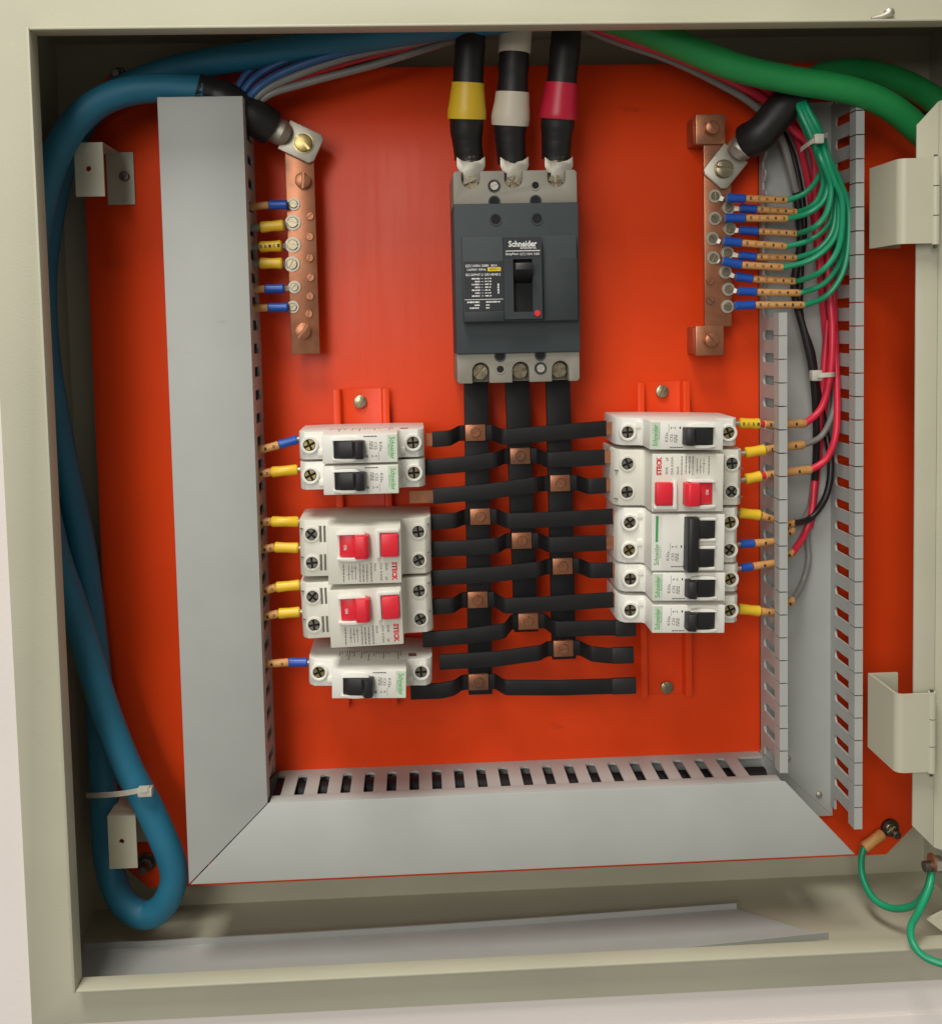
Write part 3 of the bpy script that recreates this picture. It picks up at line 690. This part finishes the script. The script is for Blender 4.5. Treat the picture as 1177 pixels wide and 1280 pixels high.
link([(541, 620), (610, 614), (680, 605)], (700, 604), [(728, 608), (757, 606)], 'third branch bar from the top, with a long bare copper end', 15, 5)
link([(538, 652), (575, 650)], (600, 646), [(630, 651), (690, 649), (765, 645)], 'fourth branch bar from the top', 0, 3)
link([(538, 686), (590, 684), (632, 681)], (652, 676), [(683, 681), (757, 678)], 'fifth branch bar from the top', 0, 6)
link([(538, 722), (610, 718), (680, 711)], (703, 708), [(732, 713), (765, 712)], 'sixth branch bar from the top', 0, 2)
link([(538, 758), (572, 756)], (597, 750), [(628, 757), (690, 754), (766, 749)], 'seventh branch bar from the top', 0, 2)
link([(528, 799), (590, 794), (636, 788)], (660, 777), [(692, 786), (750, 784), (793, 784)], 'branch bar ending behind the foot of the seven-module block', 0, 0, 768)
link([(549, 827), (620, 823), (683, 815)], (704, 811), [(728, 817), (760, 819), (790, 818)], 'second branch bar from the bottom, with a short capped end', 0, 0, 764)
link([(513, 864), (550, 863), (574, 859)], (598, 853), [(622, 859), (700, 859), (793, 856)], 'bottommost branch bar with a long capped end', 0, 0, 764)

# ================================================================== COPPER TERMINAL BARS
def lug(t, hole_px, ang, cable_r, blen=14, plen=25, wid=20, d=24, m='tin'):
    """palm with a screw and a crimp barrel; ang = direction from the hole to the cable (degrees, anticlockwise)"""
    h = P(*hole_px, d); ca, sa = math.cos(math.radians(ang)), math.sin(math.radians(ang))
    def W(a, b, dd): return (h.x+a*ca-b*sa, dd, h.z+a*sa+b*ca)
    poly = [(-wid*.52, -wid*.36), (-wid*.40, -wid/2), (plen*.55, -wid/2), (plen*.55, wid/2), (-wid*.40, wid/2), (-wid*.52, wid*.36)]
    MB().prism([W(a, b, d) for a, b in poly], [W(a, b, d+3) for a, b in poly]).build('lug_palm', m, t, bevel=.5)
    mb = MB(); mb.tube([W(plen*.5, 0, d+2.6), W(plen*.62, 0, d+4.5), W(plen*.9, 0, d+5.5), W(plen*.55+blen, 0, d+5.5)], [wid*.34, wid*.43, cable_r*.98, cable_r*.98], 16)
    mb.build('lug_barrel', m, t)
    return W(plen*.55+blen*.6, 0, d+5.5), h
def term_bar(name_label, x0, x1, z0, z1, d): pass
# left bar
a, b = P(360, 192, 20), P(396, 442, 20)
nb = thing('neutral_bar', 'upright copper terminal bar standing beside the tall lidded duct', 'terminal bar', ((a.x+b.x)/2, 0, b.z))
MB().box(P(360, 320, 20).x, P(396, 320, 20).x, 17, 20, b.z, P(378, 166, 20).z).build('bar', 'copper', nb, bevel=.5)
for v in (226, 414):
    q = P(379, v, 17); MB().cyl((q.x, .05, q.z), 7, 0, 17, 14).build('insulator', 'orange_paint', nb)
    q = P(379, v, 20); slot_screw((q.x, 20, q.z), 5.0, 3.6, 1.5 if v < 300 else .9, nb, 'copper', washer=5.4)
for u, v in ((387.5, 270), (387, 295.6), (387, 322), (388, 346.6), (387.5, 370), (386, 392)):
    q = P(u, v, 20); slot_screw((q.x, 20, q.z), 2.6, 1.3, random.random()*3, nb, 'copper')
# right bar
eb = thing('earth_bar', 'upright copper terminal bar with green wires on square copper feet', 'terminal bar', (P(897, 300, 20).x, 0, P(897, 440, 20).z))
MB().box(P(880, 300, 20).x, P(914, 300, 20).x, 17, 20, P(897, 408, 20).z, P(897, 178, 20).z).build('bar', 'copper', eb, bevel=.5)
for u0, v0, u1, v1 in ((869, 142, 907, 180), (869, 407, 905, 444)):
    a, b = P(u0, v0, 22), P(u1, v1, 22)
    MB().box(a.x, b.x, .05, 16.8, b.z+1, a.z-1).build('foot', 'copper', eb, bevel=.8)
    MB().box(a.x, b.x, 17, 22, b.z, a.z).build('clamp_block', 'copper', eb, bevel=1)
    q = P((u0+u1)/2, (v0+v1)/2-1, 22); slot_screw((q.x, 22, q.z), 4.4, 4.2, 2.2, eb, 'copper', washer=5.2)
for u, v in ((887, 351), (886.6, 375)):
    q = P(u, v, 20); slot_screw((q.x, 20, q.z), 2.7, 1.6, random.random()*3, eb, 'copper')

# ================================================================== HEAVY CABLES
bc = thing('heavy_cable', 'thick blue cable looped down the side of the cabinet, ending in a bolted lug', 'cable', tuple(P(180, 1140, 20)))
path = PP((640, 20, 62), (520, 36, 50), (430, 50, 40), (340, 66, 30), (260, 78, 22), (190, 96, 12), (120, 132, 8), (82, 190, 8), (64, 260, 10), (53, 350, 16), (58, 450, 18), (78, 570, 18), (103, 690, 16), (117, 800, 16), (126, 900, 16), (130, 1000, 18), (132, 1055, 20), (140, 1098, 21), (156, 1130, 23), (183, 1144, 25), (207, 1128, 28), (217, 1088, 32), (192, 1022, 36), (161, 962, 38), (136, 900, 40), (115, 835, 40), (92, 760, 38), (66, 680, 36), (44, 560, 36), (36, 430, 36), (44, 300, 40), (62, 215, 44), (92, 156, 46), (135, 122, 43), (190, 110, 40), (255, 113, 37))
MB().tube(spline(path, 6), 9.0, 18).build('sheath', 'blue_cable', bc)
end, h = lug(bc, (380, 180), 154, 8.2, d=20.2)
slot_screw((h.x, 23.4, h.z), 5.6, 3.4, 2.3, bc, 'brass', washer=6.4)
MB().tube(spline([P(246, 111, 37), P(275, 121, 34), P(312, 143, 32), V(end)], 6), [9.8]*6+[11.0]*6+[11.5, 11.6, 11.7, 11.6, 11.7, 11.7]+[11.3], 18).build('heat_shrink', 'heatshrink_black', bc)

gc = thing('heavy_cable', 'thick green cable crossing above the open duct, ending in a bolted lug', 'cable', tuple(P(1000, 105, 45)))
path = PP((700, 8, 66), (780, 28, 64), (850, 56, 60), (920, 84, 56), (990, 100, 54), (1060, 112, 52), (1110, 132, 48), (1152, 166, 44), (1200, 210, 38), (1225, 230, 24), (1215, 190, 10), (1177, 134, 8), (1130, 104, 10), (1080, 90, 14), (1030, 94, 24), (1000, 112, 36))
MB().tube(spline(path, 6), 8.6, 18).build('sheath', 'green_cable', gc)
end, h = lug(gc, (902, 212), 50, 8.2, d=20.2)
slot_screw((h.x, 23.4, h.z), 5.6, 3.4, -.2, gc, 'zinc', washer=6.2)
MB().tube(spline([P(1004, 106, 36), P(978, 134, 36), P(950, 166, 33), V(end)], 6), [10.2]*6+[10.9]*6+[11.3, 11.4, 11.5, 11.4, 11.5, 11.5]+[11.2], 18).build('heat_shrink', 'heatshrink_black', gc)

def phase(px, tape, t0, t1, label, white_top=False):
    t = thing('phase_cable', label, 'cable', tuple(P(*px[-1])), 'cables feeding the main breaker')
    pts = spline(PP(*px), 10); n = len(pts)
    ys = [i/(n-1) for i in range(n)]
    rs = [9.3+1.7*max(0, 1-abs(y-.62)/.22)+random.uniform(-.22, .22) for y in ys]
    MB().tube(pts, rs, 18).build('heat_shrink', 'heatshrink_black', t)
    ia, ib = [min(range(n), key=lambda i: abs((CZ-pts[i].z)-(CZ-P(px[0][0], v, 40).z))) for v in (t0, t1)]
    MB().tube(pts[ia:ib+1], [r+.5+.7*(k/(ib-ia)) for k, r in enumerate(rs[ia:ib+1])], 20).build('phase_tape', tape, t)
    if white_top: MB().tube(pts[0:12], 10.0, 18).build('sheath', 'white_tape', t)
    # tinned lug reaching into the terminal
    e_ = pts[-1]; q = P(px[-1][0]+2, 208, 44)
    MB().tube([e_+V((0, -1, 6)), e_+V((.3, 2, -1)), V((q.x, 41, q.z))], [7.0, 7.6, 7.0], 16, True).build('lug_barrel', 'dark_steel', t)
    w_ = 8.9; zt_, zb_ = P(0, 197, 46).z, P(0, 228, 46).z
    zt_, zb_ = P(px[-1][0], 196, 46).z, P(px[-1][0], 229, 46).z
    MB().pxz([(q.x-w_, zt_), (q.x-w_*.6, zt_-2.5), (q.x, zt_-3.5), (q.x+w_*.6, zt_-2.5), (q.x+w_, zt_), (q.x+w_, zt_-6), (q.x+w_*.8, zb_+6), (q.x+5.2, zb_+6), (q.x+5.2, zb_), (q.x-5.2, zb_), (q.x-5.2, zb_+6), (q.x-w_*.8, zb_+6), (q.x-w_, zt_-6)], 46.2, 49).build('lug_palm', 'tin', t, bevel=.5)
phase([(590, -6, 52), (587, 60, 52), (584, 120, 48), (583, 165, 44), (586, 198, 40)], 'yellow_tape', 108, 151, 'black-sleeved phase cable with yellow tape')
phase([(648, -6, 52), (643, 60, 52), (640, 120, 48), (637, 165, 44), (640, 204, 40)], 'white_tape', 118, 157, 'black-sleeved phase cable with white tape', True)
phase([(711, -6, 52), (706, 60, 52), (700, 120, 48), (696, 165, 44), (695, 198, 40)], 'red_tape', 110, 150, 'black-sleeved phase cable with red tape')

# ================================================================== THIN WIRES ALONG THE TOP
def wire(name, label, m, r, pts, group=None, n=10, k=8, cat='wire'):
    p_ = PP(*pts); t = thing(name, label, cat, tuple(p_[-1]), group)
    MB().tube(spline(p_, k), r, n).build('insulation', m, t); return t
for i, (m, r, pts, lab) in enumerate((
    ('thin_blue_wire', 2.5, [(560, 26, 60), (470, 52, 44), (390, 66, 36), (335, 86, 34), (306, 112, 34), (292, 150, 26), (286, 220, 20)], 'thin blue wire arching into the tall duct, the one closer to the thick blue cable'),
    ('thin_blue_wire', 2.5, [(600, 22, 60), (500, 50, 46), (410, 70, 40), (350, 92, 38), (316, 116, 38), (298, 150, 28), (290, 220, 20)], 'thin blue wire arching into the tall duct beside the grey wires'),
    ('grey_wire', 2.4, [(640, 24, 58), (540, 48, 46), (440, 70, 38), (365, 96, 36), (322, 120, 36), (302, 160, 24), (293, 230, 20)], 'grey wire arching into the tall duct between blue and grey wires'),
    ('grey_wire', 2.4, [(680, 22, 58), (580, 46, 44), (470, 80, 36), (380, 104, 34), (330, 122, 34), (306, 160, 24), (296, 230, 20)], 'grey wire arching into the tall duct, lowest over the orange plate'),
    ('red_wire', 2.4, [(650, 16, 40), (540, 46, 28), (430, 70, 20), (360, 88, 18), (318, 112, 20), (298, 150, 18), (290, 230, 18)], 'red wire running behind the blue and grey wires'),
    ('thin_blue_wire', 2.4, [(540, 24, 50), (450, 46, 34), (380, 60, 28), (328, 78, 26), (300, 104, 26), (288, 150, 24), (282, 220, 18)], 'thin blue wire tucked tightly under the thick blue cable'),
    ('red_wire', 2.4, [(700, 16, 50), (600, 40, 36), (500, 60, 26), (410, 84, 22), (345, 108, 24), (308, 140, 22), (294, 230, 16)], 'red wire showing between the two grey wires above the orange plate'),
    ('red_wire', 2.4, [(700, 6, 60), (790, 40, 54), (858, 62, 46), (925, 92, 38), (975, 124, 30), (1004, 156, 24), (1024, 196, 22), (1032, 260, 20), (1036, 330, 22)], 'red wire pressed up against the thick green cable'),
    ('grey_wire', 2.4, [(690, 18, 50), (760, 48, 44), (830, 72, 38), (890, 100, 32), (940, 130, 26), (975, 170, 18), (995, 240, 14)], 'grey wire arching towards the open duct, lowest over the orange plate'),
    ('red_wire', 2.9, [(690, 12, 58), (770, 44, 50), (840, 68, 44), (900, 94, 36), (955, 124, 28), (990, 160, 22), (1016, 190, 20), (1020, 260, 16), (1026, 340, 20)], 'red wire arching into the open duct, next to the lowest grey wire'),
    ('red_wire', 2.8, [(720, 18, 52), (800, 48, 44), (860, 66, 38), (920, 92, 30), (970, 124, 24), (1000, 154, 20), (1022, 190, 18), (1030, 260, 14), (1034, 330, 16)], 'red wire arching into the open duct, beneath the thick green cable'),
    ('grey_wire', 2.4, [(740, 14, 42), (820, 46, 34), (880, 68, 28), (930, 92, 24), (975, 122, 20), (1004, 152, 16), (1024, 190, 14), (1036, 260, 10), (1038, 340, 12)], 'grey wire half hidden behind the red wires under the green cable'))):
    wire('control_wire', lab, m, r, pts)

# ================================================================== CRIMPED WIRES
def marker_text(t, a, b, s, r):
    """dark characters printed along a marker sleeve, on its side facing the viewer"""
    n = len(s)
    for i, c_ in enumerate(s):
        if c_ == ' ': continue
        f = (i+.6)/(n+.2); p = a*(1-f)+b*f
        text(c_, (p.x, p.y+r+.12, p.z), 1.5, 2.0, t, 'ink_black', math.degrees(math.atan2(-(b.z-a.z), b.x-a.x)), .02, 'marker_print')
def tubepart(t, a, b, r, m, name, flare=0.0, n=14):
    a, b = V(a), V(b); pts = [a+(b-a)*f for f in (0, .06, .5, .94, 1)]
    MB().tube(pts, [r*.86, r*(1+flare), r*(1-flare*.6), r*(1+flare), r*.86], n).build(name, m, t)
def ringlug(t, c, b, ro=4.3, ri=2.6, m='tin'):
    """tinned ring with a neck towards b"""
    c, b = V(c), V(b)
    mb = MB().ring(c, ri, ro, 0, .9, 18)
    u = (b-c); u.y = 0; u.normalize(); p_ = V((-u.z, 0, u.x)); s_, e_ = c+u*(ro*.85), V((b.x, c.y, b.z))
    mb.prism([s_+p_*1.7, s_-p_*1.7, e_-p_*1.3, e_+p_*1.3], [s_+p_*1.7+V((0, .9, 0)), s_-p_*1.7+V((0, .9, 0)), e_-p_*1.3+V((0, 1.6, 0)), e_+p_*1.3+V((0, 1.6, 0))])
    mb.build('ring_lug', m, t)
    slot_screw((c.x, c.y+.9, c.z), ri+.1, 1.3, random.random()*3, t, 'zinc', 'lug_screw', n=14)
# ten earth wires
gw = [((892.5, 245), (908, 247), (931, 248), (983, 250)), ((910, 259.6), (925, 260), (945, 261.5), (996, 265)), ((892.5, 273), (906, 272), (931, 272.5), (984, 273)),
      ((911.6, 286), (924, 287.5), (947, 289), (996, 292)), ((889.5, 298), (904, 301), (926, 303.5), (982, 308)), ((908.5, 316), (923.5, 319), (944.4, 321), (995, 322)),
      ((890.6, 322), (903, 326), (926, 331), (978, 334)), ((906, 340), (919, 345), (940, 348.5), (994, 351.5)), ((909.7, 361.4), (922, 363.5), (945, 365), (999.6, 366)), ((908.5, 383), (918, 382), (943, 381), (1005, 381))]
ordn = ['topmost', 'second from the top', 'third from the top', 'fourth from the top', 'fifth from the top', 'sixth from the top', 'seventh from the top', 'third from the bottom', 'second from the bottom', 'bottommost']
for i, (rg, s0, s1, me_) in enumerate(gw):
    near = rg[0] < 900; dw = 29 if near else 24.5
    t = thing('earth_wire', 'green earth wire with blue crimp, %s of ten on the bar' % ordn[i], 'wire', tuple(P(*rg, 20)), 'green earth wires on the copper bar')
    c = P(*rg, 20.1); a, b, e_ = P(*s0, dw), P(*s1, dw), P(*me_, dw+2)
    ringlug(t, c, a)
    tubepart(t, a, b, 2.9, 'blue_sleeve', 'crimp_sleeve', .06); tubepart(t, b, e_, 2.35, 'marker_tan', 'marker_sleeve', .03)
    marker_text(t, b, e_, 'BCN.%d' % (i+1) if i < 9 else 'BCN.10', 2.4)
    xm = 1024+i*3.9+random.uniform(-1, 1); yl = me_[1]; dd = 33+(i % 4)*4
    span = 20+i*9
    pts = [e_-(e_-b).normalized()*3, e_, P(me_[0]+(xm-me_[0])*.55, yl-6-i*.8, dd), P(xm-3, yl-span*.42-8, dd+2), P(xm+1.5, yl-span-14, dd+3)] if i > 0 else [e_-(e_-b).normalized()*3, e_, P(1006, 241, dd), P(1022, 222, dd+2), P(1026, 202, dd+2)]
    if i > 3: pts.append(P(xm*.62+(1020+i*1.7)*.38-1, 226, dd+5))
    if i > 0: pts.append(P(1020+i*1.7, 196, dd+6))
    pts += [P(1008+i*2.0, 166, 38+(i % 3)*5), P(996+i*1.7, 138, 36+(i % 3)*5), P(990+i, 112, 30+(i % 3)*4)]
    MB().tube(spline(pts, 7), 1.85, 10).build('insulation', 'green_wire', t)
# wires on the neutral bar
nwires = [((367, 255), (359, 255.5), (336, 256), (313, 258), 'blue_sleeve', ''), ((366, 278), (355, 281), (325, 284), (312, 285), 'yellow_sleeve', ''), ((366, 306), (352, 307), (324, 308.5), (312, 309), 'yellow_sleeve', '50-C1'),
          ((365, 330), (353, 329), (324, 329), (312, 330), 'yellow_sleeve', ''), ((368, 358.6), (355, 360.5), (331, 361), (315, 361.5), 'blue_sleeve', ''), ((366, 383.5), (360, 384), (335, 384.5), (316, 385), 'blue_sleeve', '')]
nlab = ['blue crimp, topmost on the copper bar beside the tall duct', 'yellow crimp, upper of three on the copper bar beside the tall duct', 'printed yellow crimp on the copper bar beside the tall duct', 'yellow crimp, lower of three on the copper bar beside the tall duct', 'blue crimp, just below the yellow crimps on the copper bar', 'blue crimp, bottommost on the copper bar beside the tall duct']
for (rg, s0, s1, e0, m, s_), lb in zip(nwires, nlab):
    big = m == 'yellow_sleeve'; dw = 24.5
    t = thing('neutral_wire', 'short wire with '+lb, 'wire', tuple(P(*rg, 20)), 'wires on the copper bar beside the tall duct')
    a, b, e_ = P(*s0, dw), P(*s1, dw), P(*e0, dw)
    ringlug(t, P(*rg, 20.1), a, 5.0 if big else 4.0, 3.3 if big else 2.5)
    tubepart(t, a, b, 3.5 if big else 3.0, m, 'crimp_sleeve', .06)
    tubepart(t, b, e_+(e_-b).normalized()*2, 2.4, 'marker_tan' if not big else 'grey_wire', 'marker_sleeve', .03)
    if s_: marker_text(t, b, a, s_, 3.6)
    MB().tube([e_, (46, 26, e_.z-1), (30, 22, e_.z-3), (22, 20, e_.z-20)], 1.8, 10).build('insulation', 'thin_blue_wire' if m == 'blue_sleeve' else 'grey_wire', t)
# wires from the tall duct into the breakers
lw = [((372, 549), (349, 556), (326, 562), 'blue_sleeve', 'blue crimp into the breaker under the bare rail end'), ((372, 587), (339, 590), (323, 593), 'yellow_sleeve', 'yellow crimp into the breaker above the upper red-button breaker'),
      ((373, 652), (339, 652), (323, 653), 'yellow_sleeve', 'yellow crimp into the upper pole of the upper red-button breaker'), ((373, 685), (343, 684), (327, 687), 'yellow_sleeve', 'yellow crimp into the lower pole of the upper red-button breaker'),
      ((375, 731), (345, 734), (328, 740), 'yellow_sleeve', 'yellow crimp into the upper pole of the lower red-button breaker'), ((375, 765), (348, 767), (330, 771), 'yellow_sleeve', 'yellow crimp into the lower pole of the lower red-button breaker'),
      ((384, 828), (361, 828), (332, 830), 'blue_sleeve', 'blue crimp into the lone breaker below the pair of red-button breakers')]
for s0, s1, e0, m, lb in lw:
    dw = 36
    t = thing('circuit_wire', 'short wire with '+lb, 'wire', tuple(P(*s1, dw)), 'wires between the tall duct and the breakers')
    a, b, e_ = P(*s0, dw), P(*s1, dw), P(*e0, dw)
    MB().tube([a-(b-a).normalized()*5, a+(b-a)*.1], 1.6, 10).build('pin', 'tin', t)
    tubepart(t, a, b, 3.3 if m[0] == 'y' else 2.9, m, 'crimp_sleeve', .06); tubepart(t, b, e_+(e_-b).normalized()*3, 2.6, 'marker_tan', 'marker_sleeve', .03)
    marker_text(t, e_, b, '10', 2.6)
    MB().tube([e_, (46, 30, e_.z-1), (32, 24, e_.z-5), (24, 20, e_.z-22)], 1.9, 10).build('insulation', 'red_wire' if m[0] == 'y' else 'thin_blue_wire', t)
# wires from the seven-module block into the open duct
rw = [((924, 529), (949, 529.5), (969, 531), (981, 530), (1006, 529), 'yellow_sleeve', 'red_wire', [(1026, 510, 24), (1037, 470, 26), (1040, 420, 26), (1038, 380, 22), (1034, 330, 18), (1030, 260, 16)], 'printed yellow crimp to a bright red wire, topmost of the block', 'BC51'),
      ((931, 566), (956, 562), (969, 560), (981, 558), (1004, 556), 'yellow_sleeve', 'grey_wire', [(1026, 545, 20), (1041, 515, 22), (1044, 480, 20), (1042, 420, 14), (1040, 350, 12), (1037, 270, 12)], 'yellow crimp to a pale grey wire', ''),
      ((931, 599), (951, 595), (969, 592), (981, 590), (1013, 587), 'yellow_sleeve', 'red_wire', [(1032, 574, 26), (1044, 545, 28), (1046, 500, 24), (1044, 440, 18), (1042, 380, 14), (1038, 300, 10)], 'bent yellow crimp to a bright red wire below the grey one', ''),
      ((923, 641), (950, 644), (968, 650), (978, 656), (992, 654), 'yellow_sleeve', 'black_wire', [(1012, 648, 14), (1032, 620, 16), (1038, 580, 14), (1030, 530, 8), (1020, 480, 12), (1014, 440, 14), (1000, 395, 16), (1000, 340, 10), (1004, 270, 8), (992, 200, 9), (975, 160, 12)], 'yellow crimp to a black wire', ''),
      ((925, 680), (942, 679), (968, 677), (978, 670), (992, 662), 'blue_sleeve', 'grey_wire', [(1010, 640, 8), (1018, 600, 6), (1024, 540, 6), (1030, 460, 6), (1034, 380, 6)], 'blue crimp to a dark grey wire, upper of two blue', ''),
      ((926, 710), (940, 708), (968, 704), (978, 696), (991, 690), 'blue_sleeve', 'red_wire', [(1005, 668, 14), (1014, 640, 12), (1018, 600, 8), (1022, 550, 8), (1028, 480, 10), (1034, 400, 10)], 'blue crimp to a red wire, lower of two blue', ''),
      ((923, 761), (950, 764), (968, 766), (979, 758), (992, 749), 'yellow_sleeve', 'grey_wire', [(1003, 728, 8), (1010, 700, 7), (1009, 670, 6), (1014, 620, 5), (1022, 560, 5), (1030, 480, 5)], 'yellow crimp at the foot of the seven-module block', '')]
for s0, s1, e0, f0, f1, m, wm, pts, lb, s_ in rw:
    t = thing('circuit_wire', 'wire with '+lb, 'wire', tuple(P(*s1, 36)), 'wires between the open duct and the breakers')
    dw = 36; a, b, e_ = P(*s0, dw), P(*s1, dw), P(*e0, 33)
    MB().tube([a-(b-a).normalized()*5, a+(b-a)*.1], 1.6, 10).build('pin', 'tin', t)
    tubepart(t, a, b, 3.4 if m[0] == 'y' else 2.8, m, 'crimp_sleeve', .06)
    b2 = b+(e_-b)*(.25 if wm == 'red_wire' and m[0] == 'y' else .02)
    MB().tube([b, b2+(e_-b)*.05], 2.1, 10).build('insulation', wm, t)
    tubepart(t, b2, e_, 2.5, 'marker_tan', 'marker_sleeve', .03); marker_text(t, b2, e_, '1', 2.5)
    if s_: marker_text(t, a, b, s_, 3.5)
    g0, g1 = P(*f0, 28), P(*f1, 26)
    MB().tube([e_, e_*.5+g0*.5, g0], 2.0, 10).build('insulation', wm, t)
    tubepart(t, g0, g1, 2.9 if f1[0]-f0[0] > 18 else 2.6, 'marker_tan', 'marker_sleeve', .03); marker_text(t, g0, g1, '1', 2.9)
    MB().tube(spline([g1-(g1-g0)*.1, g1]+PP(*pts), 8), 2.3 if wm != 'grey_wire' else 2.0, 12).build('insulation', wm, t)
wire('control_wire', 'black wire coming down the open duct to the cable tie', 'black_wire', 2.4, [(972, 150, 14), (984, 190, 11), (994, 240, 11), (1000, 300, 14), (992, 360, 16), (1006, 420, 20), (1016, 470, 20), (1020, 540, 14), (1018, 600, 8), (1014, 650, 4)])
wire('control_wire', 'dark red wire lying along the floor of the open duct', 'red_wire', 2.3, [(985, 150, 12), (1004, 200, 8), (1018, 280, 6), (1030, 400, 8), (1034, 470, 10), (1026, 540, 6), (1022, 580, 6), (1016, 630, 5), (1012, 660, 5)])

# ================================================================== CABLE TIES
def tie(label, pts, head, r=1.3, hs=(6, 5, 4)):
    p_ = PP(*pts); t = thing('cable_tie', label, 'cable tie', tuple(P(*head)))
    mb = MB(); mb.strip([(p.x, p.y, p.z) for p in spline(p_, 6)], r, 1.0); mb.build('strap', 'tie_nylon', t)
    h_ = P(*head); MB().box(h_.x-hs[0]/2, h_.x+hs[0]/2, h_.y, h_.y+hs[1], h_.z-hs[2]/2, h_.z+hs[2]/2).build('head', 'tie_nylon', t, bevel=.8)
tie('pale nylon cable tie cinching the blue cable loop', [(108, 994, 20), (120, 994, 34), (150, 992, 44), (184, 986, 52), (192, 983, 40)], (183, 987, 47), 1.6, (9, 5, 6))
tie('pale nylon cable tie round the bundle of green earth wires', [(1000, 187, 40), (1012, 178, 52), (1024, 172, 56), (1034, 168, 46)], (1021, 174, 53), 1.5, (6, 4, 6))
tie('pale nylon cable tie round the red and black wires in the open duct', [(1012, 470, 24), (1024, 469, 31), (1040, 468, 31), (1044, 468, 20)], (1017, 469, 24), 1.5, (7, 6, 7))

# ================================================================== EARTH BOND WIRES
t = thing('bonding_wire', 'green wire with a yellow crimp on the plate corner bolt', 'wire', tuple(P(1112, 1035, 5)))
ringlug(t, P(1112, 1035, 6.2), P(1102, 1042, 7), 5.5, 3.4, 'dark_steel')
a, b = P(1103, 1042, 9), P(1079, 1060, 12); tubepart(t, a, b, 3.6, 'marker_tan', 'crimp_sleeve', .05)
MB().tube(spline([b, P(1076, 1078, 16), P(1079, 1100, 24), P(1092, 1124, 36), P(1116, 1136, 48), P(1143, 1131, 60), P(1158, 1112, 70), P(1164, 1088, 76)], 8), 2.3, 12).build('insulation', 'green_wire', t)
t2 = thing('bonding_wire', 'green wire dropping from the inner door bolt out of the cabinet', 'wire', tuple(P(1164, 1090, 78)))
MB().tube(spline([P(1165, 1086, 78), P(1161, 1110, 84), P(1149, 1138, 94), P(1138, 1160, 106), P(1142, 1182, 116), P(1160, 1199, 122), P(1200, 1212, 130)], 8), 2.2, 12).build('insulation', 'green_wire', t2)
q = P(1166, 1081, 80)
bt = thing('earth_bolt', 'small bolt on the inner door holding green wires', 'bolt', (q.x, q.y, q.z))
MB().cyl((q.x-6, 80, q.z-1), 3.4, 0, 6, 14, axis=(1, 0, 0), ch=.4).build('stud', 'dark_steel', bt)
MB().cyl((q.x, 80, q.z), 5.4, 0, 5, 6, axis=(1, 0, 0)).build('nut', 'tin', bt)
MB().cyl((q.x-1.4, 80, q.z+1.5), 5.6, 0, 1.2, 18, axis=(1, 0, 0)).build('ring_lug', 'copper', bt)
bpy.context.view_layer.update()
